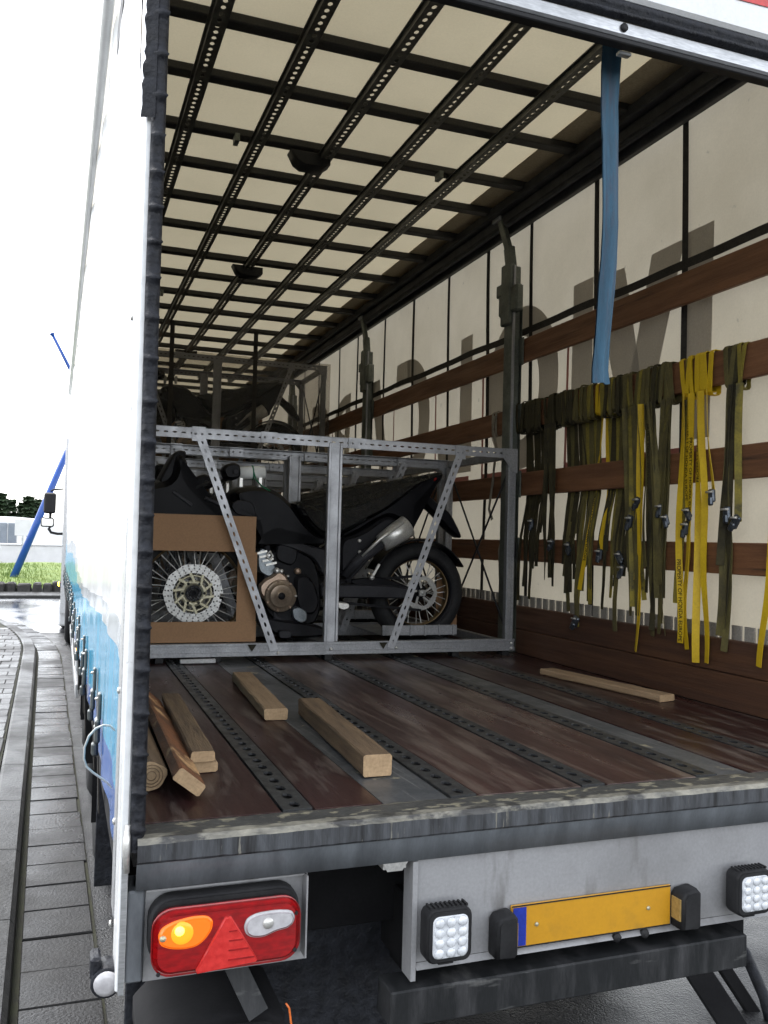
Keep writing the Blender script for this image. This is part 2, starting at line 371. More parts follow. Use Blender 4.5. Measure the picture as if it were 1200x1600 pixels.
M['side_buckle'] = mat('grey green clip', (.10,.115,.115), (.06,.066,.066), scale=20, rough=.35, metal=.4)
M['bulb_halo'] = mat('amber bulb halo', (.6,.2,.01), rough=.3, emit=(1,.24,.012), estr=.35)  # glow around the bulb, painted as emission
M['buckle'] = mat('blue black buckle', (.05,.06,.075), (.1,.11,.125), scale=30, rough=.3, metal=.7)
M['blue_strap'] = mat('worn blue webbing', (.028,.095,.155), (.022,.062,.10), scale=5, stretch=(9,1,1), rough=.7, c3=(.055,.06,.085), s3=4, lo3=.50, hi3=.7, bump=.3, bscale=40, grain=.1)
M['grey_strap'] = mat('grey webbing', (.3,.27,.22), (.2,.18,.15), scale=9, rough=.8)
M['asphalt'] = mat('wet asphalt', (.014,.0145,.016), (.026,.026,.027), scale=60, rough=.14, rough2=.6, bump=1.0, bscale=120, rs=.9, detail=3, spec=.35)
M['road_wet'] = mat('wet far road', (.045,.046,.05), (.06,.06,.063), scale=3, rough=.1, rough2=.35, rs=.5, spec=.2)
M['gutter'] = mat('wet gutter stone', (.032,.0315,.031), (.021,.0205,.0205), scale=7, rough=.09, rough2=.5, bump=.3, bscale=70, rs=1.5, c3=(.025,.025,.025), s3=40, lo3=.62, hi3=.7, spec=.13)
M['kerb'] = mat('concrete kerb', (.044,.044,.0435), (.03,.03,.03), scale=9, rough=.3, rough2=.6, bump=.5, bscale=60, rs=1.4, spec=.13)
M['paver'] = mat('grey paver', (.05,.0485,.049), (.034,.033,.0335), scale=6, rough=.25, rough2=.55, bump=.4, bscale=60, rs=1.2, spec=.13)
M['moss'] = mat('mossy joint', (.025,.025,.019), (.034,.036,.02), scale=14, rough=.85)
M['grass'] = mat('grass', (.10,.16,.03), (.16,.21,.045), scale=2.5, rough=.9, bump=.6, bscale=30)
M['blade'] = mat('grass blade', (.10,.17,.025), (.19,.24,.05), scale=.8, rough=.7)
M['stone'] = mat('dark basalt', (.028,.027,.026), (.05,.047,.045), scale=9, rough=.7, bump=.6)
M['blue_pole'] = mat('blue painted steel', (.012,.075,.34), (.01,.06,.28), scale=2, rough=.35)
M['needle'] = mat('conifer needles', (.022,.045,.02), (.04,.065,.028), scale=3, rough=.8)
M['trunk'] = mat('tree bark', (.05,.04,.03), (.03,.024,.02), scale=9, rough=.9)
M['caravan'] = mat('white caravan skin', (.72,.73,.74), (.66,.67,.68), scale=2, rough=.35, grain=.05)
M['glass_grey'] = mat('grey window', (.13,.16,.2), (.2,.23,.27), scale=1.5, rough=.15, coat=.5)
M['wall_white'] = mat('white rendered wall', (.74,.74,.73), (.66,.66,.65), scale=3, rough=.7, grain=.05)
M['cab'] = mat('white cab paint', (.75,.76,.77), rough=.2, coat=.6)
M['mirror_glass'] = mat('mirror glass', (.7,.72,.74), rough=.04, metal=1)
M['cable'] = mat('grey cable', (.5,.5,.48), (.36,.36,.35), scale=15, rough=.45)
M['marker'] = mat('lit side marker', (.9,.3,.05), rough=.3, emit=(1,.32,.03), estr=4)
M['under'] = mat('chassis black', (.006,.006,.007), (.011,.011,.012), scale=6, rough=.9)
# ================================================================== SETTING
GZ = -1.10
def kx(y):                                  # kerb line: gutter meets kerb
    x = -.28-.0155*y
    if y > 11: x -= .026*(y-11)**2
    return x
g = MB(); g.add([(-600,-600,GZ-.02),(600,-600,GZ-.02),(600,900,GZ-.02),(-600,900,GZ-.02)], [(0,1,2,3)])
structure(g.build('road', M['asphalt']))
# wet street that crosses beyond the front of the lorry
g = MB(); g.add([(-60,14.5,GZ-.016),(40,14.5,GZ-.016),(40,23.0,GZ-.016),(-60,23.0,GZ-.016)], [(0,1,2,3)])
structure(g.build('cross_street', M['road_wet']))
# gutter of square stones
gut = MB(); ys = [-1.5+.3*i for i in range(61)]
vs = []; fs = []
for y in ys: vs += [(kx(y)-.02,y,GZ-.012),(kx(y)+.318,y,GZ-.012)]
for i in range(len(ys)-1): fs.append((2*i,2*i+1,2*i+3,2*i+2))
gut.add(vs, fs); gutter = structure(gut.build('gutter', M['moss']))
for i in range(len(ys)-1):
    a, b = ys[i]+.006, ys[i+1]-.006; h = random.uniform(-.003,.004); tl = random.uniform(-.003,.003)
    s = MB(); w = .31+random.uniform(-.012,.006)
    p = [(kx(a)+.012,a),(kx(a)+w,a),(kx(b)+w,b),(kx(b)+.012,b)]
    if kx(a)-kx(b) > .12: continue
    c = .007
    cx = sum(q[0] for q in p)/4; cy = sum(q[1] for q in p)/4
    top = [(cx+(q[0]-cx)*.975, cy+(q[1]-cy)*.975, GZ+h+(tl if k in (1,2) else 0)) for k,q in enumerate(p)]
    low = [(q[0],q[1],GZ-.005) for q in p]; bot = [(q[0],q[1],GZ-.03) for q in p]
    s.add(top+low+bot, [(0,1,2,3)]+[(j,4+j,4+(j+1)%4,(j+1)%4) for j in range(4)]+[(4+j,8+j,8+(j+1)%4,4+(j+1)%4) for j in range(4)])
    s.build('gutter_stone', M['gutter'], gutter)
# pavement behind the kerb
pv = MB(); vs = []; fs = []
yy = [-1.5+.25*i for i in range(74)]
for y in yy: vs += [(kx(y)-.2,y,GZ+.082),(min(kx(y)-.3,-4.0) if y<13 else kx(y)-3,y,GZ+.082)]
for i in range(len(yy)-1): fs.append((2*i,2*i+2,2*i+3,2*i+1))
pv.add(vs, fs); pavement = structure(pv.build('pavement', M['moss']))
# kerb stones
y = -1.5
while y < 16.6:
    L = .9 if y < 10 else .5
    s = MB(); a, b = y+.004, y+L-.004
    prof = [(-.015,-.03),(-.02,.07),(-.04,.096),(-.17,.102),(-.19,.09),(-.195,-.03)]
    vs = [(kx(t)+px_, t, GZ+pz) for t in (a,(a+b)/2,b) for (px_,pz) in prof]; n = len(prof)
    fs = [(j*n+k,j*n+k+1,(j+1)*n+k+1,(j+1)*n+k) for j in range(2) for k in range(n-1)]+[tuple(range(n)),tuple(range(2*n,3*n))[::-1]]
    s.add(vs, fs); s.build('kerb_stone', M['kerb'], pavement); y += L
# concrete slabs close by, blocks further along
for i in range(-3,6):
    for j in range(3):
        y0 = .95*i; x1 = kx(y0+.47)-.215-.8*j
        s = MB(); s.box((x1-.79,y0+.004,GZ+.03),(x1,y0+.944,GZ+.094+random.uniform(-.002,.003)), .006); s.build('paving_slab', M['kerb'], pavement)
r = 0; y0 = 5.71
while y0 < 14.2:
    off = .1*(r % 2)
    for j in range(8):
        x1 = kx(y0+.15)-.215-.215*j-off
        if j == 0 and off: 
            s = MB(); s.box((x1+.004,y0+.005,GZ+.03),(x1+off-.004,y0+.295,GZ+.094), .006); s.build('paver', M['paver'], pavement)
        s = MB(); s.box((x1-.208,y0+.005,GZ+.03),(x1,y0+.295,GZ+.094+random.uniform(-.003,.003)), .006); s.build('paver', M['paver'], pavement)
    r += 1; y0 += .3
# grass island with basalt edging
gi = MB(); N = 40; vs = []; fs = []
for i in range(N+1):
    x = -16+20*i/N
    for k,(y,z) in enumerate(((24.9,.16),(26.5,.34),(30,.52),(34,.55))): vs.append((x,y+.08*math.sin(x),GZ+z+.03*math.sin(x*1.7+k)))
for i in range(N):
    for k in range(3): fs.append((i*4+k,(i+1)*4+k,(i+1)*4+k+1,i*4+k+1))
gi.add(vs, fs, 0, True); island = structure(gi.build('grass_island', M['grass']))
bl = MB()
for _ in range(9000):
    x = random.uniform(-7,2); t = random.random()**1.3; y = 24.95+t*8
    z = GZ+(.16+(min(t*8,1.6))/1.6*.18 if t*8<1.6 else .34+(min(t*8,5)-1.6)/3.4*.18)
    h = random.uniform(.05,.13); a = random.uniform(0,6.28); w = .012
    dx, dy = math.cos(a)*w, math.sin(a)*w
    bl.add([(x-dx,y-dy,z-.02),(x+dx,y+dy,z-.02),(x+random.uniform(-.05,.05),y+random.uniform(-.05,.05),z+h)], [(0,1,2)])
tag(stuff(bl.build('grass', M['blade'])), 'short green grass on the roundabout island under the blue mast', 'grass')
edge = thing('island_edging', 'low row of dark rough basalt stones edging the grass island', 'stone edging', (-6,24.7,GZ-.016))
x = -14.0
while x < 3.5:
    w = random.uniform(.22,.42); h = random.uniform(.27,.36)
    s = MB(); s.box((x,24.55+random.uniform(-.04,.04),GZ-.016),(x+w-.02,24.95,GZ-.016+h), .05)
    for k in range(len(s.v)): s.v[k] += Vector((random.uniform(-.02,.02),random.uniform(-.02,.02),random.uniform(0,.02)))
    s.build('stone', M['stone'], edge); x += w
kb = MB(); kb.box((-16,23.0,GZ-.03),(6,24.45,GZ+.06),.02); structure(kb.build('island_kerb', M['kerb']))
rd = MB(); rd.add([(-60,34,GZ+.02),(60,34,GZ+.02),(60,38.5,GZ+.04),(-60,38.5,GZ+.04)], [(0,1,2,3)]); structure(rd.build('back_road', M['road_wet']))
# blue leaning masts (a tripod sculpture, half hidden by the lorry)
pa = at(20,905,1,27.0); pb = at(93,733,1,27.0); d = (pb-pa)
m_ = MB(); m_.tube([pa-d*.02, pa+d*.5, pa+d*1.45], [.115,.108,.095], 14); 
tag(m_.build('leaning_mast', M['blue_pole']), 'thick blue steel mast leaning out of the grass island behind the mirror', 'mast')
qb = at(82,523,1,27.6); qa = at(104,566,1,27.6); d2 = (qa-qb)
k_ = (pa.z-.2-qb.z)/d2.z
m_ = MB(); m_.tube([qb, qb+d2*1.0, qb+d2*k_], [.05,.055,.11], 12); m_.lathe(qb, -d2, [(-.02,.05),(0,.075),(.05,.075),(.07,.02)], 12)
tag(m_.build('leaning_mast', M['blue_pole']), 'thin tip of a blue mast sticking out above the white curtain', 'mast')
# caravan and white wall behind the road
cv = thing('caravan', 'white caravan with rounded roof and grey windows beyond the road', 'caravan', (-3.2,41,GZ))
c = MB(); prof = [(-7.2,.35),(-7.3,1.4),(-6.9,2.1),(-6.2,2.3),(-5,2.36),(-2.2,2.36),(-1.2,2.30),(-.4,2.12),(.1,1.7),(.2,1.1),(.2,.35)]
c.pillow([(x,GZ+z) for x,z in prof], 40.2, 42.4, .12, .1); c.build('body', M['caravan'], cv)
for (x0,x1,z0,z1) in ((-5.6,-4.4,1.15,2.0),(-3.45,-2.46,1.12,2.08),(-2.42,-2.08,1.12,2.08),(-1.66,-1.42,1.3,1.62)):
    c = MB(); c.box((x0,40.15,GZ+z0),(x1,40.24,GZ+z1),.02); c.build('window', M['glass_grey'], cv)
c = MB(); c.box((-2.06,40.17,GZ+.45),(-1.3,40.22,GZ+2.1),.02); c.build('door', M['wall_white'], cv)
for x in (-3.9,-2.9):
    c = MB(); c.lathe((x,40.3,GZ+.33),(0,1,0),[(0,.2),(0,.33),(.2,.33),(.2,.2)],18); c.build('wheel', M['tyre'], cv)
wl = thing('boundary_wall', 'low white rendered wall in front of the caravan', 'wall', (-6,38.7,GZ))
c = MB(); c.box((-22,38.6,GZ+.02),(4,38.85,GZ+1.12),.02); c.build('wall_body', M['wall_white'], wl)
c = MB(); c.box((-22,38.55,GZ+1.12),(4,38.9,GZ+1.2),.02); c.build('coping', M['wall_white'], wl)
sg = thing('post_box_sign', 'small white notice board on a post in front of the caravan', 'sign', (-2.9,38.2,GZ))
p_ = at(35,850,1,38.2)
c = MB(); c.bar((p_.x,38.2,GZ),(p_.x,38.2,p_.z+1.0),.07,.07); c.build('post', M['alu'], sg)
c = MB(); c.box((p_.x-.32,38.16,p_.z+.35),(p_.x+.32,38.2,p_.z+1.05),.01); c.build('board', M['wall_white'], sg)
# conifers
def conifer(px_, top_py, y, w, label):
    tp = at(px_, top_py, 1, y); H = tp.z-GZ
    t = thing('conifer', label, 'tree', (tp.x,y,GZ), 'conifers beyond the caravan')
    c = MB(); c.tube([(tp.x,y,GZ),(tp.x,y,GZ+H*.5),(tp.x,y,GZ+H*.97)], [H*.02,H*.012,.02], 7); c.build('trunk', M['trunk'], t)
    c = MB(); lv = int(H*3.2)
    for i in range(lv):
        f = i/lv; z = GZ+H*(.06+.93*f); R = w*(1-f)**.85*random.uniform(.75,1.1)+.15
        for k in range(13):
            a = random.uniform(0,6.283); r_ = R*random.uniform(.6,1.05); dz = -r_*random.uniform(.1,.4)
            dx, dy = math.cos(a), math.sin(a); b0 = Vector((tp.x,y,z)); e = b0+Vector((dx*r_,dy*r_,dz)); sd_ = Vector((-dy,dx,0))
            for q in range(5):
                u = (q+.5)/5; p0 = b0.lerp(e,u); s_ = (.16+.28*(1-u))*random.uniform(.7,1.3)
                n_ = Vector((random.uniform(-1,1),random.uniform(-1,1),random.uniform(-.3,.6))).normalized()*s_
                c.add([p0-sd_*s_*.8+n_*.2, p0+Vector((dx,dy,-.3))*s_*1.5, p0+sd_*s_*.8+n_*.3], [(0,1,2)])
                c.add([p0-n_*.7, p0+Vector((dx,dy,.4))*s_, p0+n_*.7-Vector((0,0,s_*.6))], [(0,1,2)])
    c.build('crown', M['needle'], t)
for (px_,py_,y,w,lb) in ((3,766,70,1.25,'tall dark conifer left of the other conifers'),(17,776,72,1.0,'dark conifer close beside the tall one'),
                         (37,781,74,.9,'slim conifer in the middle of the gap in the trees'),(46,772,71,.95,'slim pointed conifer next to the mirror'),
                         (58,776,73,1.0,'dark conifer just behind the lorry mirror'),(-14,772,73,1.3,'broad dark conifer at the far side of the row')):
    conifer(px_,py_,y,w,lb)
# lower hedge band behind the caravan
hd = MB()
for _ in range(5200):
    x = random.uniform(-16,-1); y = random.uniform(66,69); z = GZ+random.random()**.7*(2.2+.4*math.sin(x*1.3))
    s_ = random.uniform(.18,.4); n_ = [Vector((random.uniform(-1,1),random.uniform(-1,1),random.uniform(-1,1))).normalized()*s_ for _ in range(3)]
    hd.add([Vector((x,y,z))+q for q in n_], [(0,1,2)])
tag(stuff(hd.build('hedge', M['needle'])), 'dense dark hedge below the conifers behind the caravan', 'hedge')
# ================================================================== THE LORRY
LEN = 13.6
T = thing('lorry', 'white curtain sided lorry trailer with open rear and cab', 'lorry', (1.24,6.8,GZ))
def part(mb, name, m, parent=None): return mb.build(name, m, parent or T)
def boxp(name, m, lo, hi, c=.004, parent=None): return part(MB().box(lo,hi,c), name, m, parent)
XR = 2.48
# ---- cargo floor
fl = boxp('cargo_floor', M['floor_base'], (-.02,.06,-.09),(2.52,LEN,-.022), 0)
rails = [.375,.83,1.235,1.63,2.03]
edges = [0]
cuts = [(-.0,.335),(.415,.60),(.87,1.195),(1.275,1.59),(1.79,1.99),(2.07,2.46)]
worn = [0,0,1,1,0,0]
def skew(x, y): return x+ (y-1.2)*-.012*0
for k,(a,b) in enumerate(cuts):
    y0 = .085
    for (ya,yb) in ((y0,4.6),(4.605,9.1),(9.105,LEN)):
        p = MB().box((a+.003,ya,-.03),(b-.003,yb,0.0), .0015); part(p, 'floor_panel', M['panel_worn' if worn[k] else 'panel'], fl)
for (a,b) in ((.60,.79),(1.67,1.79)):
    part(MB().box((a+.002,.085,-.03),(b-.002,LEN,-.003),.001), 'steel_strip', M['steel_strip'], fl)
rail_mb = MB().strip_holes(9.0,.075,.006,.075,.044,.026,True)
rail_mb.box((-.0375,0,-.03),(.0375,9,-.024))
r0 = rail_mb.build('floor_rail', M['floor_rail'], None, (0,0,0)); me_rail = r0.data; bpy.data.objects.remove(r0)
for x in rails: place('floor_rail', me_rail, Vector((x,.09,.002))-ORG[T.name], fl)
# ---- sill
sl = MB(); prof = [(.088,-.003),(.06,.003),(-.004,.003),(-.024,.0005),(-.029,-.005),(-.031,-.012),(-.031,-.05),(-.024,-.056)]
def extr(mb, prof, x0, x1, n=60, jit=0, mi=None):
    vs = []; m = len(prof)
    for i in range(n+1):
        x = x0+(x1-x0)*i/n
        for (y,z) in prof: vs.append((x,y+random.uniform(-jit,jit),z+random.uniform(-jit,jit)))
    fs = [(i*m+k,(i+1)*m+k,(i+1)*m+k+1,i*m+k+1) for i in range(n) for k in range(m-1)]
    b = len(mb.f); mb.add(vs, fs, 0, True)
    if mi:
        for i in range(n):
            for k in range(m-1): mb.mi[b+i*(m-1)+k] = mi[k]
    return mb
extr(sl, prof, -.02, 2.52, 120, .0009, [0,0,2,2,2,1,1])
sl.sm = [False]*len(sl.sm)
sill = part(sl, 'rear_sill', [M['sill'], M['sill_face'], M['sill_edge']])
lw = MB(); extr(lw, [(-.024,-.056),(-.022,-.06),(-.012,-.118),(.03,-.122),(.06,-.122)], -.02, 2.52, 40); part(lw, 'lower_channel', M['sill_low'], sill)
dc = MB(); dc.box((.57,-.006,-.135),(.63,.05,-.12)); dc.add([(.565,-.012,-.115),(.635,-.012,-.115),(.62,-.008,-.14),(.58,-.008,-.14)],[(0,3,2,1)]); part(dc, 'drain_tab', M['steel'], sill)
# ---- roof
rf = MB(); vs = []; fs = []
nx, ny = 26, 140
for j in range(ny+1):
    y = .02+(LEN-.02)*j/ny
    for i in range(nx+1):
        x = -.02+2.54*i/nx
        vs.append((x,y,2.886+.012*math.sin(x*1.27)+.003*math.sin(y*11.4)+.002*math.sin(x*9+y*3)))
for j in range(ny):
    for i in range(nx): fs.append((j*(nx+1)+i,j*(nx+1)+i+1,(j+1)*(nx+1)+i+1,(j+1)*(nx+1)+i))
rf.add(vs, fs, 0, True); roof = part(rf, 'roof_tarpaulin', M['tarp'])
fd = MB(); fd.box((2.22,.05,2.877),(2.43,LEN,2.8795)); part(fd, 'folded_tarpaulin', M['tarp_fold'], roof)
bows = [.44,.98,1.55,2.02,2.57,3.02,3.54,4.07,4.68,5.22,5.80,6.36,6.98,7.56]
bows = [-2.048+(b+2.048)*1.0165 for b in bows]
while bows[-1] < 13: bows.append(bows[-1]+.56)
bm = MB().box((-1.26,-.036,-.043),(1.26,.036,0),.006); bm.box((-1.26,.036,-.010),(1.26,.06,0))
b0 = bm.build('roof_bow', M['roof_steel']); me_bow = b0.data; bpy.data.objects.remove(b0)
for y in bows: place('roof_bow', me_bow, Vector((1.25,y,2.875))-ORG[T.name], T)
rr = MB().strip_holes(9.6,.062,.004,.046,.03,.02,True); 
rr.box((-.031,0,.0),(-.027,9.6,.028)); rr.box((.027,0,0),(.031,9.6,.028)); rr.box((-.043,0,.024),(-.031,9.6,.028)); rr.box((.031,0,.024),(.043,9.6,.028))
r0 = rr.build('roof_rail', M['roof_rail']); me_rr = r0.data; bpy.data.objects.remove(r0)
for x in (.328,.715,1.10,1.487,1.887): place('roof_rail', me_rr, Vector((x,.3,2.775))-ORG[T.name], T)
# roof lamp units hanging between the rails
for (y,x0,x1) in ((2.52,.90,1.13),(4.68,.98,1.22),(8.1,.95,1.2)):
    c = MB(); c.pillow([(x0,2.80),(x0+.03,2.74),(x0+.07,2.715),(x1-.05,2.715),(x1,2.75),(x1,2.80)], y+.05, y+.16, .02, .012); part(c,'roof_lamp',M['black'])
for (x,y) in ((.6,2.57),(1.78,2.57),(.55,5.8)):
    c = MB(); c.box((x-.012,y-.036,2.77),(x+.012,y+.036,2.81)); part(c,'roof_clip',M['post'])
# cant rails
for sgn, xa in ((1,2.36),(-1,-.05)):
    c = MB(); c.box((xa,.05,2.80),(xa+.07,LEN,2.86),.006); c.box((xa+.05*(sgn>0),.05,2.735),(xa+.12*(sgn>0)+.0+ (0 if sgn>0 else .06),LEN,2.80),.006)
    if sgn>0: c.box((2.475,.05,2.69),(2.515,LEN,2.88),.006); c.tube([(2.43,.05,2.73),(2.43,LEN,2.73)],.014,8)
    part(c,'cant_rail',M['cant'])
# ---- right curtain
XC = 2.525
cu = MB(); vs = []; fs = []; ny, nz = 190, 22
def bulge(y, z): return .008*math.sin(y*4.6+.4)+.005*math.sin(y*9+z*2)+.004*math.sin(z*3+y)
for j in range(ny+1):
    y = .03+(LEN-.03)*j/ny
    for k in range(nz+1):
        z = .28+(2.74-.28)*k/nz; vs.append((XC+bulge(y,z)+.012,y,z))
for j in range(ny):
    for k in range(nz): fs.append((j*(nz+1)+k,j*(nz+1)+k+1,(j+1)*(nz+1)+k+1,(j+1)*(nz+1)+k))
cu.add(vs, fs, 0, True); curt = part(cu,'side_curtain',M['curtain'])
def wallstrip(pts, m, name, par, off=.004):
    """flat shape (y,z) on the curtain, cut in columns so that it follows the folds"""
    c = MB(); n = len(pts); c.add([(XC+.012+bulge(y,z)-off,y,z) for y,z in pts], [tuple(range(n))]); return part(c,name,m,par)
ycs = [.62,1.335,2.06,2.79,3.375,4.045,4.755,5.475,6.235,6.88,7.63,8.3,9.0]
for y in ycs:
    c = MB(); vs=[];fs=[]
    for k in range(31):
        z = .29+2.44*k/30; vs += [(XC+.004+bulge(y-.022,z)-.006,y-.022,z),(XC+.004+bulge(y+.022,z)-.006,y+.022,z)]
    for k in range(30): fs.append((2*k,2*k+1,2*k+3,2*k+2))
    c.add(vs,fs); part(c,'curtain_strap',M['dark_strap'],curt)
c = MB(); vs=[];fs=[]
for j in range(121):
    y = .05+12*j/120; b_ = XC-.006+bulge(y,2.03); vs += [(b_,y,1.99+.004*y),(b_,y,2.035+.004*y)]
for j in range(120): fs.append((2*j,2*j+1,2*j+3,2*j+2))
c.add(vs,fs); part(c,'curtain_belt',M['dark_strap'],curt)
c = MB()
for j in range(100):
    y = .1+.075*j
    c.box((XC-.012,y,.285),(XC-.003,y+.054,.35),0)
part(c,'curtain_hem',M['hem'],curt)
# lettering, seen mirrored from inside: M O L  C A R G O
def glyph_strips(name, m, quads, dy=0, dz=0, off=.004):
    """each quad/poly given in (y,z); split along y so that it follows the curtain"""
    c = MB()
    for q in quads:
        n = len(q); c.add([(XC+.012+bulge(y+dy,z+dz)-off,y+dy,z+dz) for y,z in q],[tuple(range(n))])
    return part(c,name,m,curt)
def arc(cy, cz, ry, rz, ty, tz, a0, a1, n=28):
    out = []
    for i in range(n):
        a = math.radians(a0+(a1-a0)*i/n); b = math.radians(a0+(a1-a0)*(i+1)/n)
        P = lambda t,ry_,rz_: (cy+ry_*math.cos(t), cz+rz_*math.sin(t))
        out.append([P(a,ry,rz),P(b,ry,rz),P(b,ry-ty,rz-tz),P(a,ry-ty,rz-tz)])
    return out
def vbar(y0,y1,z0,z1,n=6): return [[(y0+(y1-y0)*i/n,z0),(y0+(y1-y0)*(i+1)/n,z0),(y0+(y1-y0)*(i+1)/n,z1),(y0+(y1-y0)*i/n,z1)] for i in range(n)]
def slant(ya0,ya1,z0,yb0,yb1,z1,n=8):
    out = []
    for i in range(n):
        f=i/n; g_=(i+1)/n
        l=lambda a,b,t:a+(b-a)*t
        out.append([(l(ya0,yb0,f),l(z0,z1,f)),(l(ya1,yb1,f),l(z0,z1,f)),(l(ya1,yb1,g_),l(z0,z1,g_)),(l(ya0,yb0,g_),l(z0,z1,g_))])
    return out
zb, zt = 1.18, 2.17
def letM(y0,y1): w=y1-y0; s_=.2; return vbar(y0,y0+s_,zb,zt)+vbar(y1-s_,y1,zb,zt)+slant((y0+y1)/2-.11,(y0+y1)/2+.11,zb+.12,y0+.2,y0+.46,zt-.02)+slant((y0+y1)/2-.11,(y0+y1)/2+.11,zb+.12,y1-.46,y1-.2,zt-.02)
def letO(y0,y1): return arc((y0+y1)/2,(zb+zt)/2,(y1-y0)/2,(zt-zb)/2+.03,.24,.19,0,360,44)
def letL(y0,y1): return vbar(y0,y0+.21,zb,zt)+vbar(y0+.21,y1,zb,zb+.37)
def letC(y0,y1): return arc((y0+y1)/2+.08,(zb+zt)/2,(y1-y0)/2+.02,(zt-zb)/2+.03,.23,.2,70,290,36)
def letC2(y0,y1): return arc(y1-.3,(zb+zt)/2,y1-.3-y0,(zt-zb)/2+.04,.23,.2,85,275,34)+vbar(y1-.32,y1,zt-.16,zt+.04)+vbar(y1-.32,y1,zb-.04,zb+.2)
def letA(y0,y1): m_=(y0+y1)/2; return slant(y0,y0+.22,zb,m_-.16,m_+.06,zt)+slant(y1-.22,y1,zb,m_-.06,m_+.16,zt)+vbar(y0+.2,y1-.2,zb+.25,zb+.4)
def letR(y0,y1): return vbar(y0,y0+.2,zb,zt)+arc(y0+.2,zt-.28,y1-y0-.22,.28,.2,.15,-90,90,18)+slant(y1-.24,y1,zb,y0+.2,y0+.42,zb+.46)
words = [('M',letM,1.15,2.30),('O',letO,2.46,3.40),('L',letL,3.61,4.24),('C',letC2,4.41,5.14),('A',letA,5.32,6.22),('R',letR,6.45,7.06),('G',letC2,7.2,7.95),('O',letO,8.15,9.0)]
for (ch,fn,y0,y1) in words:
    q = fn(y0,y1)
    glyph_strips('letter', M['letter'], q)
    glyph_strips('letter_shadow', M['letter_red'], vbar(y1+.035,y1+.06,zb-.06,zt-.25,2)+vbar(y0+.03,y1+.06,zb-.13,zb-.03,8))
# ---- boards on the right wall, in lengths between the posts
posts_y = [2.86,5.66,8.46,11.26]
boxp('seam_light_block', M['board_dark'], (2.496,.05,.0),(2.505,LEN,.279), 0)  # added unseen board, stops light showing through the seam of the bottom boards
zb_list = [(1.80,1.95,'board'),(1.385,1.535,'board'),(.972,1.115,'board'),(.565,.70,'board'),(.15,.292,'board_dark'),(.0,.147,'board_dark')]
segs = [(.05,2.855),(2.865,5.655),(5.665,8.455),(8.465,11.25),(11.27,13.5)]
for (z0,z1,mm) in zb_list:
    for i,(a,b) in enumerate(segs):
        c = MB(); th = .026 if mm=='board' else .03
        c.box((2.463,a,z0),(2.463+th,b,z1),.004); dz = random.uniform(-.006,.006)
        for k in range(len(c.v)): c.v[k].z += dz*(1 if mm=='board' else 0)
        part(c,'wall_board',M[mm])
# ---- posts
for y in posts_y:
    c = MB(); c.box((2.40,y-.055,.0),(2.46,y+.05,2.42),.006); c.box((2.462,y-.075,.0),(2.463+.001,y+.07,2.3))
    po = part(c,'side_post',M['post'])
    c = MB(); c.box((2.40,y-.072,0.0),(2.415,y-.056,2.42),.002); part(c,'post_edge',M['galv'],po)
    c = MB(); c.box((2.385,y-.13,2.12),(2.44,y+.11,2.29),.012); c.box((2.375,y-.06,2.05),(2.41,y+.06,2.44),.008); c.box((2.38,y+.02,2.25),(2.43,y+.13,2.33),.006); part(c,'post_latch',M['post'],po)
    c = MB(); c.bar((2.42,y+.0,2.40),(2.415,y+.03,2.56),.07,.05,(1,0,0),.006); c.bar((2.415,y+.03,2.54),(2.42,y+.17,2.80),.055,.035,(1,0,0),.006); part(c,'top_strut',M['post'],po)
    c = MB(); c.box((2.395,y+.13,2.77),(2.44,y+.24,2.83),.006); part(c,'strut_hook',M['galv'],po)
    for (z0,z1,mm) in zb_list[:4]:
        c = MB(); c.box((2.452,y-.11,z0-.012),(2.4615,y+.1,z1+.012),.003); part(c,'board_pocket',M['post'],po)
# clear plastic sleeve beside post handled by the curtain folds
# ---- front bulkhead
boxp('front_bulkhead', M['rear_panel'], (-.02,LEN,-.05),(2.52,LEN+.05,2.9))
# ---- rear portal
boxp('header_beam', M['alu'], (-.04,-.035,2.082),(2.54,-.012,2.126),.006)
boxp('header_edge', M['black'], (-.04,-.03,2.066),(2.54,.004,2.0815),.003)
hg = MB(); extr(hg, [(-.03,2.127),(-.05,2.131),(-.052,2.14),(-.042,2.146),(-.05,2.153),(-.052,2.168),(-.036,2.176),(.0,2.178)], -.04, 2.54, 50, .0008); part(hg,'header_gasket',M['rubber'])
fa = boxp('rear_fascia', M['white_gloss'], (-.06,-.05,2.18),(2.56,.02,3.0),.01)
c = MB(); pr = at(1150,-2,1,-.053); p2 = at(1200,11,1,-.053)
c.add([(pr.x,-.053,pr.z),(p2.x,-.053,p2.z),(p2.x+.4,-.053,p2.z),(p2.x+.4,-.053,2.62),(pr.x-.04,-.053,2.62)],[(0,1,2,3,4)]); part(c,'red_print',M['lens_red2'],fa)
c = MB(); q = at(975,57,1,-.037); c.lathe((q.x,-.036,2.105),(0,-1,0),[(0,.012),(.004,.012),(.006,.004)],10); part(c,'header_bolt',M['black'])
c = MB(); q = at(978,83,1,.0); c.box((q.x-.02,-.0,2.056),(q.x+.02,.02,2.066),.002); part(c,'strap_clip',M['alu'])
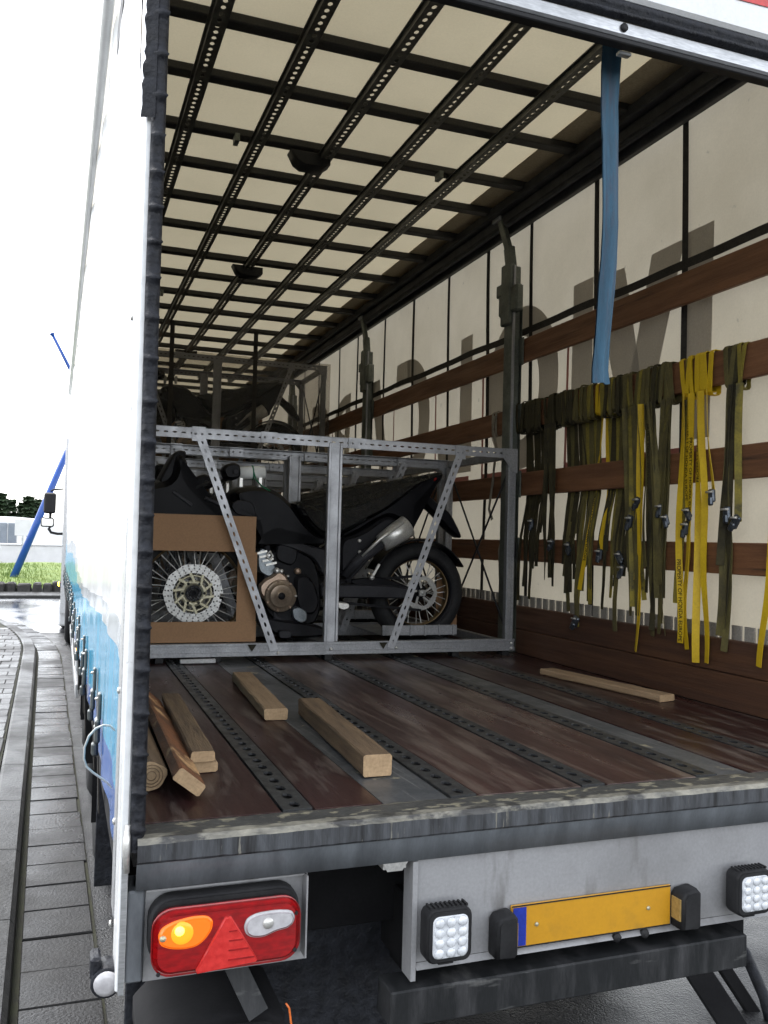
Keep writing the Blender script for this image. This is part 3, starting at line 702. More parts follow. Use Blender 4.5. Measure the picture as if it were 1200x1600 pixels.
# left corner post: white outer skin, grey flange, rubber gasket
cp = MB(); cp.box((-.056,-.004,-.34),(-.036,.10,3.0),.004); post_l = part(cp,'corner_post',M['white_gloss'])
cp = MB(); cp.box((-.035,-.002,-.325),(.002,.1,-.122),.004); part(cp,'post_foot',M['sill_low'],post_l)
cp = MB(); cp.box((-.05,-.0065,-.345),(-.037,-.0045,-.02)); part(cp,'post_trim',M['alu'],post_l)
cp = MB(); vs=[];fs=[]; nz=420; prof=[(-.034,.012),(-.036,-.012),(-.026,-.022),(-.012,-.02),(-.004,-.008),(.0,.02),(.0,.06)]
for k in range(nz+1):
    z = -.03+(2.08+.03)*k/nz; w_ = max(0,math.sin(z*72+.8*math.sin(z*9)))**5*.010+random.uniform(-.0012,.0012)
    lean = -.008*min(1,max(0,z/1.2))
    for i,(x,y) in enumerate(prof): vs.append((x+lean+(w_ if i in (2,3) else 0),y-(w_ if i in (1,2,3,4) else 0),z))
m=len(prof)
for k in range(nz):
    for i in range(m-1): fs.append((k*m+i,k*m+i+1,(k+1)*m+i+1,(k+1)*m+i))
cp.add(vs,fs,0,True); part(cp,'corner_gasket',M['rubber'],post_l)
cp = MB(); vs=[];fs=[]
for k in range(60):
    z = 1.62+.9*k/59; a=random.uniform(-.004,.004); vs += [(-.064+a,-.012,z),(-.036,-.024,z),(-.03,-.01,z)]
for k in range(59): fs += [(3*k,3*k+1,3*k+4,3*k+3),(3*k+1,3*k+2,3*k+5,3*k+4)]
cp.add(vs,fs); part(cp,'torn_gasket_flap',M['rubber'],post_l)
cp = MB(); cp.box((-.058,.101,-.22),(-.045,.19,2.98),.003); cps = part(cp,'aluminium_strip',M['alu'],post_l)
for z in (.30,-.01,-.25,1.2):
    c = MB(); c.lathe((-.058,.15,z),(-1,0,0),[(0,.008),(.004,.0075),(.006,.003)],10); part(c,'rivet',M['steel'],post_l)
cp = MB(); cp.tube([(-.04,-.012,.03),(-.043,-.016,-.02),(-.04,-.013,-.075)],[.006,.009,.006],8); part(cp,'chipped_edge',M['steel'],post_l)
# right corner post (outside the frame to the right)
boxp('corner_post', M['white_gloss'], (2.53,-.004,-.34),(2.56,.12,3.0))
# ---- left curtain (outside): white with a blue wave print
mm = bpy.data.materials.new('printed white curtain'); mm.use_nodes = True; nt = mm.node_tree; L = nt.links.new; bs = nt.nodes['Principled BSDF']
bs.inputs['Roughness'].default_value = .15; bs.inputs['Specular IOR Level'].default_value = .16
ge = _n(nt,'ShaderNodeNewGeometry'); sx = _n(nt,'ShaderNodeSeparateXYZ'); L(ge.outputs['Position'], sx.inputs[0])
def math_(op,a,b=None):
    n = _n(nt,'ShaderNodeMath',operation=op)
    for i,v in enumerate((a,b)):
        if v is None: continue
        if isinstance(v,(int,float)): n.inputs[i].default_value = v
        else: L(v, n.inputs[i])
    return n.outputs[0]
def wave(off, amp, freq, ph, slope): # z - (off + amp*sin(freq*y+ph) + slope*y)
    s_ = math_('MULTIPLY', math_('SINE', math_('ADD', math_('MULTIPLY', sx.outputs[1], freq), ph)), amp)
    return math_('SUBTRACT', sx.outputs[2], math_('ADD', math_('ADD', s_, off), math_('MULTIPLY', sx.outputs[1], slope)))
def mixc(fac, a, b):
    n = _n(nt,'ShaderNodeMix',data_type='RGBA'); L(fac, n.inputs[0])
    for i,v in ((6,a),(7,b)):
        if isinstance(v,tuple): n.inputs[i].default_value = (*v,1)
        else: L(v, n.inputs[i])
    return n.outputs[2]
c1_ = mixc(math_('GREATER_THAN', wave(.0,.05,1.3,.2,-.012), 0), (.012,.08,.3), (.055,.29,.46))
c2_ = mixc(math_('GREATER_THAN', wave(.30,.05,.9,.9,.012), 0), c1_, (.42,.45,.47))
c3_ = mixc(math_('GREATER_THAN', wave(.36,.07,.9,1.2,.02), 0), c2_, (.78,.79,.79))
L(c3_, bs.inputs['Base Color']); M['curtain_print'] = mm
YL0 = .185
cu = MB(); vs=[];fs=[]; ny,nz=300,26
def lx(y,z):
    f=(y-.2)/13.4
    return -.052-.07*max(0,f)**1.2+.006*math.sin(y*5.1)*min(1,y/1.5)+.004*math.sin(y*13+z)+.006*math.sin(z*2.2+y)
for j in range(ny+1):
    y = YL0+(LEN-YL0)*j/ny
    for k in range(nz+1):
        z = -.10+3.06*k/nz; vs.append((lx(y,z),y,z))
for j in range(ny):
    for k in range(nz): fs.append((j*(nz+1)+k,(j+1)*(nz+1)+k,(j+1)*(nz+1)+k+1,j*(nz+1)+k+1))
cu.add(vs,fs,0,True); curl = part(cu,'side_curtain',M['curtain_print'])
c = MB(); vs=[]
for j in range(61):
    y=.12+(LEN-.12)*j/60
    vs.append((-.082-.07*max(0,(y-.2)/13.4)**1.2,y,2.99))
c.tube(vs,[.035]*61,10); part(c,'top_curtain_roll',M['white_gloss'])
# buckles along the bottom of the left curtain
y = 1.08; first=None
while y < 13.3:
    x = lx(y,.0)
    c = MB(); c.box((x-.018,y-.026,.045),(x-.006,y+.026,.135),.004); c.box((x-.026,y-.036,-.03),(x-.008,y+.036,.05),.007); c.box((x-.034,y-.022,-.075),(x-.012,y+.022,-.03),.007)
    bk = part(c,'curtain_buckle',M['side_buckle'],curl)
    y += .58
y = 1.08
while y < 13.3:
    x = lx(y,.0)
    for (z,r_) in ((.115,.006),(.022,.010),(-.03,.009)):
        c = MB(); c.lathe((x-.018,y,z),(-1,0,0),[(-.006,r_),(.006,r_*.9),(.011,r_*.3)],10); part(c,'buckle_rivet',M['steel'] if z>0 else M['black'],curl)
    c = MB(); c.bar((x-.012,y,-.07),(x-.002,y+.02,-.27),.004,.045,(0,1,0)); part(c,'curtain_tail_strap',M['dark_strap'],curl)
    y += .58
for ym in (6.9,9.8):
    c = MB(); c.box((-.035,ym-.05,-.46),(-.005,ym+.05,-.42),.006); part(c,'side_marker',M['marker'])
# side rail, under-run guard, wheels
boxp('side_rail', M['under'], (-.035,.2,-.24),(.06,LEN,-.105))
boxp('side_rail', M['under'], (2.44,.06,-.24),(2.535,LEN,-.002))
boxp('underrun_guard', M['alu'], (-.03,6.6,-.62),(.0,12.2,-.5))
boxp('underrun_guard', M['alu'], (-.03,6.6,-.86),(.0,12.2,-.74))
for x in (.75,1.65): boxp('chassis_beam', M['under'], (x,.08,-.55),(x+.12,LEN,-.1))
boxp('cross_beam', M['under'], (.05,.3,-.40),(2.45,.42,-.1))
def wheel(x, y, sgn):
    R_=.5; c = MB(); c.lathe((x,y,GZ-.02+R_),(sgn,0,0),[(0,.30),(.0,.44),(.03,R_-.012),(.06,R_),(.26,R_),(.29,R_-.012),(.32,.44),(.32,.30)],40)
    w = part(c,'wheel',M['tyre'])
    c = MB(); c.lathe((x,y,GZ-.02+R_),(sgn,0,0),[(.012,.30),(.0,.285),(.02,.27),(.10,.2),(.12,.12),(.03,.11),(.02,.0)],32); c.build('rim',M['alu'],w)
for y in (3.0,4.31,5.62): wheel(.02,y,1); wheel(2.48,y,-1)
for y,x0 in ((2.36,.0),(2.36,2.15)):
    boxp('mud_flap', M['rubber'], (x0,y-.01,-1.0),(x0+.36,y+.005,-.3))
def guard(y,x0,x1):
    c = MB(); vs=[];fs=[]
    for k in range(17):
        a=math.radians(-10+200*k/16); r_=.58; vs += [(x0,y+r_*math.cos(a),GZ+.48+r_*math.sin(a)),(x1,y+r_*math.cos(a),GZ+.48+r_*math.sin(a))]
    for k in range(16): fs.append((2*k,2*k+1,2*k+3,2*k+2))
    c.add(vs,fs,0,True); part(c,'wheel_guard',M['under'])
for y in (3.0,4.31,5.62): guard(y,-.02,.36)
# rear right arc-shaped guard seen under the bumper
c = MB(); vs=[];fs=[]
P0 = at(1060,1500,1,.55)
for k in range(15):
    a=math.radians(95-120*k/14); r_=.5
    yy_=1.0; vs += [(1.95+.0,yy_-.62*math.cos(a)*0-.0,0)]
c = MB(); c.tube([at(1120,1420,1,.9),at(1165,1490,1,.75),at(1195,1560,1,.65),at(1215,1640,1,.6)],.022,10); part(c,'air_hose',M['rubber'])
c = MB(); c.bar(at(1075,1495,1,.7),at(1160,1625,1,.55),.10,.02,(0,-1,0),.004); c.bar(at(1110,1480,1,.8),at(1215,1640,1,.65),.05,.03,(0,-1,0),.004); part(c,'lift_arm',M['under'])
c = MB(); c.lathe((1.78,1.35,GZ+.47),(1,0,0),[(0,.3),(0,.45),(.03,.48),(.3,.48),(.33,.45),(.33,.3)],36); part(c,'spare_wheel',M['tyre'])
# ---- rear equipment
pl_ = MB(); pl_.box((.005,.02,-.335),(.385,.026,-.124),.001); pl_.box((.372,-.02,-.315),(.376,.02,-.124)); pl_.box((.005,.0,-.128),(.376,.02,-.124)); tp_ = part(pl_,'lamp_bracket',M['rear_panel'])
lm = MB()
def rrect(x0,x1,z0,z1,r,n=6):
    o=[]
    for (cx,cz,a0) in ((x1-r,z1-r,0),(x0+r,z1-r,90),(x0+r,z0+r,180),(x1-r,z0+r,270)):
        for k in range(n+1):
            a=math.radians(a0+90*k/n); o.append((cx+r*math.cos(a),cz+r*math.sin(a)))
    return o
LX0,LX1,LZ0,LZ1 = .014,.350,-.296,-.150
lm.pillow(rrect(LX0-.004,LX1+.004,LZ0+.01,LZ1+.014,.05),-.03,.02,.01,.006); lamp = part(lm,'tail_lamp',M['black'])
c = MB(); c.pillow(rrect(LX0,LX1,LZ0,LZ1,.045),-.062,-.029,.026,.013); part(c,'red_lens',M['lens_red'],lamp)
am=smooth_poly([(.026,-.2),(.034,-.183),(.06,-.172),(.1,-.166),(.132,-.168),(.146,-.18),(.144,-.2),(.13,-.22),(.112,-.233),(.085,-.236),(.055,-.232),(.032,-.222)])
c = MB(); c.pillow(am,-.070,-.056,.008,.006); part(c,'amber_lens',M['lens_amber'],lamp)
c = MB(); c.lathe((.072,-.066,-.192),(0,-1,0),[(0,.012),(.006,.0105),(.011,.005),(.012,0)],16); part(c,'bulb_glow',M['bulb'],lamp)
c = MB(); c.lathe((.078,-.0675,-.198),(0,-1,0),[(0,.026),(.003,.024),(.0042,.016),(.0045,0)],20); part(c,'bulb_halo',M['bulb_halo'],lamp)  # added glowing dome that imitates the bulb's halo on the lens
c = MB(); c.lathe((.037,-.069,-.205),(0,-1,0),[(0,.008),(.004,.006),(.005,0)],10); part(c,'lens_screw',M['gold'],lamp)
cl=smooth_poly([(.215,-.203),(.222,-.185),(.245,-.176),(.29,-.174),(.325,-.179),(.334,-.193),(.33,-.21),(.315,-.219),(.29,-.222),(.262,-.232),(.235,-.23),(.22,-.22)])
c = MB(); c.pillow(cl,-.070,-.056,.008,.006); part(c,'clear_lens',M['lens_clear'],lamp)
c = MB(); c.lathe((.27,-.068,-.2),(0,-1,0),[(0,.014),(.004,.012),(.006,.004),(.0065,0)],14); part(c,'reverse_bulb',M['steel'],lamp)
c = MB(); c.pillow([(.172,-.176),(.186,-.176),(.248,-.276),(.246,-.284),(.112,-.292),(.11,-.284)],-.071,-.058,.005,.003); tri=part(c,'triangle_reflector',M['lens_red2'],lamp)
for k in range(4):
    z=-.205-.021*k; xx=.179+(.205-.175+.021*k)*.0
    c = MB(); c.box((.181,-.0735,z-.002),(.181+.018+.0135*k,-.071,z+.0005)); part(c,'reflector_rib',M['lens_red'],lamp)
for (x,z) in ((.337,-.188),(.336,-.272),(.03,-.285)):
    c = MB(); c.lathe((x,-.06,z),(0,-1,0),[(0,.005),(.004,.004)],8); part(c,'lens_screw',M['black'],lamp)
rl = copy_tree(lamp, T); rl.location.x += 2.13
# mud guard and bracket under the lamp
c = MB(); c.pillow([(.01,-.55),(.01,-.5),(.05,-.46),(.20,-.44),(.30,-.45),(.345,-.475),(.345,-.55)],.02,.32,.03,.02); part(c,'rear_mudguard',M['under'])
c = MB(); c.bar((.20,.06,-.30),(.27,.0,-.44),.004,.05,(1,0,0)); part(c,'guard_stay',M['bumper'])
c = MB(); q=at(447,1568,1,.0); q2=at(455,1600,1,.0); c.tube([q,(q.x+.008,q.y,q.z-.012),q2,(q2.x,q2.y,q2.z-.1)],.0025,6); part(c,'orange_edge_strip',M['marker'] if False else mat('orange strip',(.7,.16,.03),rough=.4))
boxp('rear_shade_flap', M['rubber'], (.0,.40,-1.04),(.80,.41,-.2))  # mudguard rubber, widened as a black sheet for the shadow under the tail
boxp('axle_beam', M['under'], (.1,2.9,-.75),(2.4,3.05,-.58))
# rear panel and its fittings
rp = MB(); rp.box((.662,.0,-.375),(1.86,.012,-.122),.001); rp.box((.648,-.01,-.415),(.661,.05,-.122)); rp.add([(.662,-.001,-.375),(1.86,-.001,-.375),(1.86,-.014,-.388),(.662,-.014,-.388)],[(0,1,2,3)])
rpan = part(rp,'rear_panel',M['rear_panel'])
boxp('panel_frame', M['under'], (.36,.75,-.6),(.75,.79,-.12)); boxp('panel_frame', M['under'], (1.87,.02,-.42),(2.5,.05,-.122))
def worklamp(x0,x1,z0,z1,yaw):
    cx=(x0+x1)/2; cz=(z0+z1)/2; hw=(x1-x0)/2; hh=(z1-z0)/2
    c = MB(); c.pillow(rrect(cx-hw,cx+hw,cz-hh,cz+hh,.022),-.072,-.02,.008,.005)
    for k in range(9): c.box((cx-hw*.8+k*hw*.2-.001,-.06,cz+hh-.002),(cx-hw*.8+k*hw*.2+.004,-.03,cz+hh+.004))
    c.box((cx-.02,-.05,cz-hh-.012),(cx+.02,-.03,cz-hh+.002)); w=part(c,'work_lamp',M['black'])
    c = MB(); c.pillow(rrect(cx-hw*.78,cx+hw*.78,cz-hh*.78,cz+hh*.78,.016),-.077,-.071,.002,.002); part(c,'lamp_glass',M['led'],w)
    for i in range(3):
        for j in range(4):
            c = MB(); c.lathe((cx-hw*.5+i*hw*.5,-.0765,cz-hh*.56+j*hh*.373),(0,-1,0),[(0,hh*.2),(.004,hh*.18),(.0065,hh*.1),(.007,0)],12); part(c,'led_lens',M['led'],w)
worklamp(.664,.785,-.352,-.222,0); worklamp(1.605,1.725,-.352,-.228,0)
c = MB(); c.box((.925,-.012,-.372),(1.425,-.004,-.262),.002); npl=part(c,'number_plate',M['plate'])
for x in (1.0,1.35):
    c = MB(); c.lathe((x,-.012,-.317),(0,-1,0),[(0,.006),(.003,.005),(.0035,0)],10); part(c,'plate_screw',M['gold'],npl)
c = MB(); c.box((.930,-.0145,-.366),(.968,-.0125,-.268)); part(c,'blue_band',M['blue_flag'],npl)
c = MB(); c.box((.926,-.0135,-.3715),(1.424,-.0125,-.368)); c.box((.926,-.0135,-.266),(1.424,-.0125,-.2625)); part(c,'plate_rim',M['black'],npl)
for (x0,x1,mk) in ((.862,.922,0),(1.43,1.492,1)):
    c = MB(); c.pillow([(x0,-.372),(x0,-.285),(x0+.012,-.27),(x1-.01,-.264),(x1,-.275),(x1,-.366),(x1-.01,-.376)],-.062,.0,.014,.008); w=part(c,'plate_lamp',M['black'])
    xi=(x1 if not mk else x0); c = MB(); c.box((xi-.0035 if mk else xi-.002,-.05,-.35),(xi+.002 if mk else xi+.0035,-.012,-.29),.001); part(c,'lamp_window',M['amber_off'],w)
for x in (1.25,1.34):
    c = MB(); c.lathe((x,-.008,-.385),(0,-1,0),[(0,.014),(.008,.012),(.012,.004)],10); part(c,'grommet',M['black'],rpan)
boxp('bumper_bar', M['bumper'], (.59,-.03,-.515),(1.68,.07,-.425),.004)
boxp('bumper_stay', M['under'], (.72,.07,-.5),(.80,.4,-.3)); boxp('bumper_stay', M['under'], (1.5,.07,-.5),(1.58,.4,-.3))
# side lamp at the bottom of the corner post
q = at(166,1535,1,.03)
c = MB(); c.lathe((q.x,q.y,q.z),(-.05,-1,-.05),[(-.07,.016),(-.06,.03),(-.01,.034),(.004,.034),(.006,.03)],20); c.box((q.x-.035,q.y+.0,q.z+.005),(q.x-.012,q.y+.06,q.z+.055),.006); c.box((q.x-.01,q.y+.03,q.z-.0),(-.037,q.y+.06,q.z+.03),.004)
sl_ = part(c,'marker_lamp',M['rubber'])
c = MB(); c.lathe((q.x,q.y-.004,q.z),(-.05,-1,-.05),[(0,.029),(.006,.027),(.010,.016),(.011,0)],20); part(c,'marker_glass',M['lens_clear'],sl_)
# customs cable loop
c = MB(); pts=[at(179,1135,0,-.062),at(172,1131,0,-.075),at(150,1133,0,-.09)]
loop = [(183,1150,-.06),(180,1141,-.068),(172,1134,-.075),(162,1133,-.082),(150,1138,-.088),(139,1150,-.092),(132,1168,-.094),(131,1185,-.094),(135,1198,-.092),(145,1207,-.086),(158,1216,-.078),(168,1223,-.07),(176,1232,-.064),(180,1243,-.06)]
c.tube([at(a,b,1,.42+.2*abs(i-7)/7*0) for i,(a,b,x) in enumerate(loop)],.003,8); part(c,'customs_cable',M['cable'])
# ---- cab
XL = -.20
cb = MB(); cb.pillow([(14.25,-.75),(14.25,2.3),(14.5,2.6),(15.6,2.55),(16.15,1.6),(16.3,.6),(16.3,-.75)],0,1,0,0)
cb.v = [Vector((XL+.02+2.46*v.y, v.x, v.z)) for v in cb.v]; cab = part(cb,'cab',M['cab'])
c = MB(); c.box((XL+.0,14.3,-.98),(XL+.2,15.0,-.55),.03); part(c,'cab_skirt',M['cab'],cab)
for y in (15.4,): wheel(XL+.03,y,1)
wheel(-.1,13.1,1)
c = MB(); c.lathe((XL-.005,14.4,-.25),(-1,0,0),[(0,.045),(.015,.04),(.025,.02)],12); part(c,'side_marker',M['marker'],cab)
# mirror on its arm
q = at(78,786,1,15.9); c = MB()
def rbox_y(x0,x1,z0,z1,r,y0,y1,b): return MB().pillow(rrect(x0,x1,z0,z1,r),y0,y1,b,b*.7)
mr = rbox_y(q.x-.11,q.x+.11,q.z-.20,q.z+.20,.05,q.y-.06,q.y+.12,.04); mir = part(mr,'wing_mirror',M['black'],cab)
q2 = at(74,816,1,15.9)
c = MB(); c.pillow(rrect(q2.x-.12,q2.x+.12,q2.z-.09,q2.z+.09,.04),q2.y-.02,q2.y+.12,.03,.02); part(c,'wide_mirror',M['black'],cab)
c = MB(); c.pillow(rrect(q2.x-.10,q2.x+.10,q2.z-.07,q2.z+.07,.03),q2.y-.026,q2.y-.018,.002,.002); part(c,'mirror_glass',M['mirror_glass'],cab)
c = MB(); a1=at(80,770,1,15.95); c.tube([a1,(a1.x,a1.y,q2.z-.1),at(76,826,1,15.95),at(80,832,1,15.95),at(90,834,1,15.95),at(110,834,1,15.95)],.026,8); c.tube([at(79,768,1,15.95),at(84,765,1,15.95),at(100,764,1,15.95)],.018,6); part(c,'mirror_arm',M['black'],cab)
# ================================================================== CRATES AND MOTORCYCLES
def perf(mb, a, b, w=.05, t=.003, pitch=.05, hl=.024, hw=.011, n=(0,-1,0), oct=True):
    a = Vector(a); b = Vector(b); d = b-a; L = d.length; d.normalize(); n = Vector(n); x = d.cross(n).normalized(); n = x.cross(d)
    m = Matrix((x,d,n)).transposed().to_4x4(); m.translation = a
    s = len(mb.v); mb.strip_holes(L,w,t,pitch,hl,hw,oct); mb.xform(m,s); return mb
CX0, CX1, CD, CH = .12, 2.375, .96, 1.246
def make_crate(y0, label):
    t = thing('motorcycle_crate', label, 'crate', (1.245,y0+.48,0), 'steel motorcycle crates')
    P = lambda mb,name,m: mb.build(name,m,t)
    for yy, nrm, s in ((y0,(0,-1,0),1),(y0+CD,(0,-1,0),-1)):
        c = MB(); perf(c,(CX0,yy,1.217),(CX1-.02,yy,1.217),.056,.003,.046,.024,.009,nrm); c.box((CX0,yy,1.243),(CX1-.02,yy+.045*s if s>0 else yy-.045,1.246)) if s>0 else c.box((CX0,yy-.045,1.243),(CX1-.02,yy,1.246)); P(c,'top_rail',M['galv'])
        c = MB(); ya,yb = (yy,yy+.05) if s>0 else (yy-.05,yy)
        c.box((CX0,ya,.034),(CX1+.008,yb,.098),.003); c.box((CX0,ya-.006,.03),(CX1+.01,ya-.001,.052),.001); c.box((CX0,ya-.006,.085),(CX1+.01,ya-.001,.1),.001); P(c,'bottom_rail',M['galv_shaded'])
        c = MB(); c.box((1.20,ya+.004,.10),(1.256,ya+.008,1.215)); c.box((1.188,ya-.004,.10),(1.205,ya+.03,1.215),.003); c.box((1.253,ya-.004,.10),(1.27,ya+.03,1.215),.003); P(c,'middle_post',M['galv'])
        c = MB(); c.box((2.322,ya-.002,.04),(2.352,ya+.04,1.2),.004); c.box((2.353,ya+.004,.04),(2.376,ya+.036,1.2),.003); P(c,'corner_post',M['galv_shaded'])
        c = MB(); c.box((CX0,ya-.002,.04),(CX0+.05,ya+.04,1.2),.004); P(c,'corner_post',M['galv_shaded'])
        yo = yy-.008 if s>0 else yy-.06
        c = MB(); perf(c,(.907,yo,.06),(.468,yo,1.215),.046,.003,.052,.026,.011); P(c,'diagonal_brace',M['galv'])
        c = MB(); perf(c,(1.585,yo,.06),(1.998,yo,1.205),.046,.003,.052,.026,.011); P(c,'diagonal_brace',M['galv'])
        for (x0,x1,z0,z1) in ((.43,.50,1.175,1.252),(1.965,2.03,1.165,1.246),(.80,.89,1.19,1.249),(1.30,1.40,1.188,1.248)):
            c = MB(); c.box((x0,yy-.0065 if s>0 else yy-.02,z0),(x1,yy-.0035 if s>0 else yy-.017,z1)); 
            for dx in (.25,.75): c.lathe((x0+(x1-x0)*dx,(yy-.0065 if s>0 else yy-.02),(z0+z1)/2),(0,-1,0),[(0,.007),(.004,.006),(.005,0)],8)
            P(c,'joint_plate',M['galv'])
        c = MB(); c.add([(2.275,yy-.008,1.247),(2.378,yy-.008,1.247),(2.378,yy-.008,1.10),(2.355,yy-.008,1.10),(2.275,yy-.008,1.195)],[(0,1,2,3,4)]); c.add([(2.275,yy-.005,1.247),(2.378,yy-.005,1.247),(2.378,yy-.005,1.10),(2.355,yy-.005,1.10),(2.275,yy-.005,1.195)],[(4,3,2,1,0)]); P(c,'corner_gusset',M['galv_shaded'])
    for x in (CX0+.02,2.35):
        c = MB(); c.box((x-.02,y0+.046,1.19),(x+.02,y0+CD-.046,1.24),.003); P(c,'end_rail',M['galv_shaded'])
        c = MB(); c.box((x-.02,y0+.052,.03),(x+.02,y0+CD-.052,.085),.003); P(c,'end_rail',M['galv_shaded'])
    c = MB(); c.tube([(2.35,y0+.05,1.12),(2.35,y0+CD-.06,.12)],.007,6); P(c,'cross_rod',M['black'])
    c = MB(); c.tube([(2.362,y0+.05,.12),(2.362,y0+CD-.06,1.12)],.007,6); P(c,'cross_rod',M['black'])
    for x in (.2,.30,.60,1.22,2.0,2.33):
        c = MB(); c.box((x-.022,y0+.004,0),(x+.022,y0+.07,.031),.002); P(c,'foot',M['black'])
        c = MB(); c.box((x-.022,y0+CD-.07,0),(x+.022,y0+CD-.004,.031),.002); P(c,'foot',M['black'])
    for x in (.3,1.22,2.0):
        c = MB(); c.box((x-.03,y0+.055,.04),(x+.03,y0+CD-.055,.09),.003); P(c,'cross_member',M['galv_shaded'])
    for x in (.785,1.54):
        c = MB(); c.add([(x-.025,y0-.0085,.093),(x+.025,y0-.0085,.093),(x,y0-.0085,.055)],[(0,2,1)]); P(c,'black_arrow',M['ink'])
    for x,z in ((.93,.045),(1.23,.06),(1.62,.06),(2.36,.075),(2.36,.045)):
        c = MB(); c.lathe((x,y0-.006,z),(0,-1,0),[(0,.009),(.005,.008),(.006,0)],8); P(c,'bolt',M['steel'])
    # corrugated wheel tray
    c = MB(); c.box((1.58,y0+.12,.115),(2.06,y0+.135,.175),.003)
    for k in range(5): c.box((1.66+k*.092,y0+.112,.113),(1.668+k*.092,y0+.12,.178))
    c.box((1.58,y0+.135,.113),(2.06,y0+.7,.119)); P(c,'wheel_tray',M['galv_shaded'])
    return t
Y0 = 2.66
crate1 = make_crate(Y0,'zinc steel crate standing closest to the open tail, black arrows on its base')
# ---- motorcycle
YB = Y0+.46
def make_moto(label):
    t = thing('motorcycle', label, 'motorcycle', (1.2,YB,.12), 'black motorcycles in crates')
    def Z(zx,zy,y): p = at(220+zx/2,640+zy/2,1,y); return (p.x,p.z)      # traced outline point -> side plane
    def out(pts,y): return smooth_poly([Z(a,b,y) for a,b in pts],2)
    def P(mb,name,m,par=None): return mb.build(name,M[m],par or t, ORG[t.name])
    # body
    tank = out([(280,262),(300,243),(345,235),(400,240),(440,262),(470,290),(492,322),(520,360),(560,395),(578,406),(578,424),(540,425),(500,418),(470,402),(420,386),(392,402),(372,440),(360,420),(352,340),(300,330)],YB-.12)
    tk = P(MB().pillow(tank,YB-.17,YB+.17,.09,.035),'fuel_tank','moto_black')
    c = MB(); e = [Z(a,b,YB-.172) for a,b in ((318,325),(325,313),(338,308),(343,318),(335,330))]; c.pillow(e,YB-.176,YB-.150,.002,.001); P(c,'tank_badge','white_foam',tk)
    fair = out([(-30,430),(-30,250),(20,225),(85,215),(98,150),(110,135),(135,137),(148,170),(150,205),(172,240),(225,262),(285,285),(340,320),(360,360),(365,430),(340,460),(250,450),(100,440)],YB-.12)
    fa_ = P(MB().pillow(fair,YB-.2,YB+.2,.10,.05),'front_fairing','moto_black')
    c = MB(); c.pillow(out([(380,338),(362,345),(355,300),(340,285),(300,282),(280,300),(300,330)],YB-.21),YB-.215,YB-.195,.006,.004); P(c,'shroud_panel','moto_dark',fa_)
    c = MB(); ws = out([(40,240),(95,140),(112,132),(138,138),(100,235)],YB); c.pillow(ws,YB-.15,YB+.15,.03,.01); P(c,'windscreen','moto_black',fa_)
    for (a,b) in (((200,275),(255,300)),((100,255),(160,300))):
        c = MB(); p0=Z(*a,YB-.2); p1=Z(*b,YB-.2); c.bar((p0[0],YB-.205,p0[1]),(p1[0],YB-.205,p1[1]),.02,.012,(0,-1,0),.004); P(c,'fairing_trim','moto_frame',fa_)
    seat = out([(468,292),(500,290),(555,308),(592,318),(640,298),(700,262),(780,238),(850,218),(905,202),(880,232),(840,262),(800,292),(760,322),(700,352),(650,380),(615,396),(580,402),(545,388),(515,358),(492,322)],YB-.1)
    st = P(MB().pillow(seat,YB-.15,YB+.15,.07,.03),'seat','moto_black')
    sp = [(x+random.uniform(-.004,.004),z+.008+random.uniform(-.004,.006)) for x,z in seat]
    P(MB().pillow(sp,YB-.165,YB+.165,.07,.028),'plastic_cover','seat_film',st)
    tail = out([(780,262),(850,222),(900,203),(932,194),(941,205),(930,232),(905,262),(885,285),(870,292),(852,300),(856,345),(846,388),(812,352),(770,330),(720,352),(680,378),(640,398),(622,400),(622,380),(700,340)],YB-.06)
    tl = P(MB().pillow(tail,YB-.11,YB+.11,.04,.02),'tail_cowl','moto_black')
    ff = out([(872,262),(905,268),(938,300),(968,318),(1006,394),(1000,404),(962,372),(928,332),(885,292)],YB-.06)
    P(MB().pillow(ff,YB-.06,YB+.06,.02,.01),'rear_mudguard','moto_black')
    c = MB(); c.pillow(out([(912,216),(922,211),(924,219),(914,226)],YB-.1),YB-.115,YB-.09,.004,.003); P(c,'tail_light','lens_red',tl)
    sp_ = out([(622,404),(690,388),(762,334),(806,340),(770,378),(705,440),(682,482),(645,520),(622,522)],YB-.13)
    sd_ = P(MB().pillow(sp_,YB-.14,YB+.10,.03,.015),'side_panel','moto_dark')
    for (a,b) in ((684,410),(685,445),(672,470)):
        c = MB(); p=Z(a,b,YB-.15); c.lathe((p[0],YB-.138,p[1]),(0,-1,0),[(0,.012),(.012,.011),(.016,.004)],10); P(c,'panel_bolt','steel',sd_)
    # exhaust
    a = Z(752,418,YB-.2); b = Z(836,362,YB-.2); a = Vector((a[0],YB-.2,a[1])); b = Vector((b[0],YB-.2,b[1])); d=(b-a)
    ex = P(MB().lathe(a,d,[(0,.03),(.0,.055),(d.length*.5,.066),(d.length*.97,.07),(d.length,.055),(d.length-.02,.03)],22),'muffler','steel')
    h0=Z(690,458,YB-.22); h1=Z(742,405,YB-.22); h2=Z(812,352,YB-.22)
    c = MB(); c.tube([(h0[0],YB-.23,h0[1]),(h1[0],YB-.25,h1[1]),(h2[0],YB-.26,h2[1])],[.006,.012,.012],8); P(c,'heat_shield','steel',ex)
    c = MB(); e0=Z(640,520,YB-.16); c.tube([(e0[0],YB-.14,e0[1]),(h0[0],YB-.18,h0[1]-.02),a],[.03,.03,.035],10); P(c,'exhaust_pipe','moto_frame',ex)
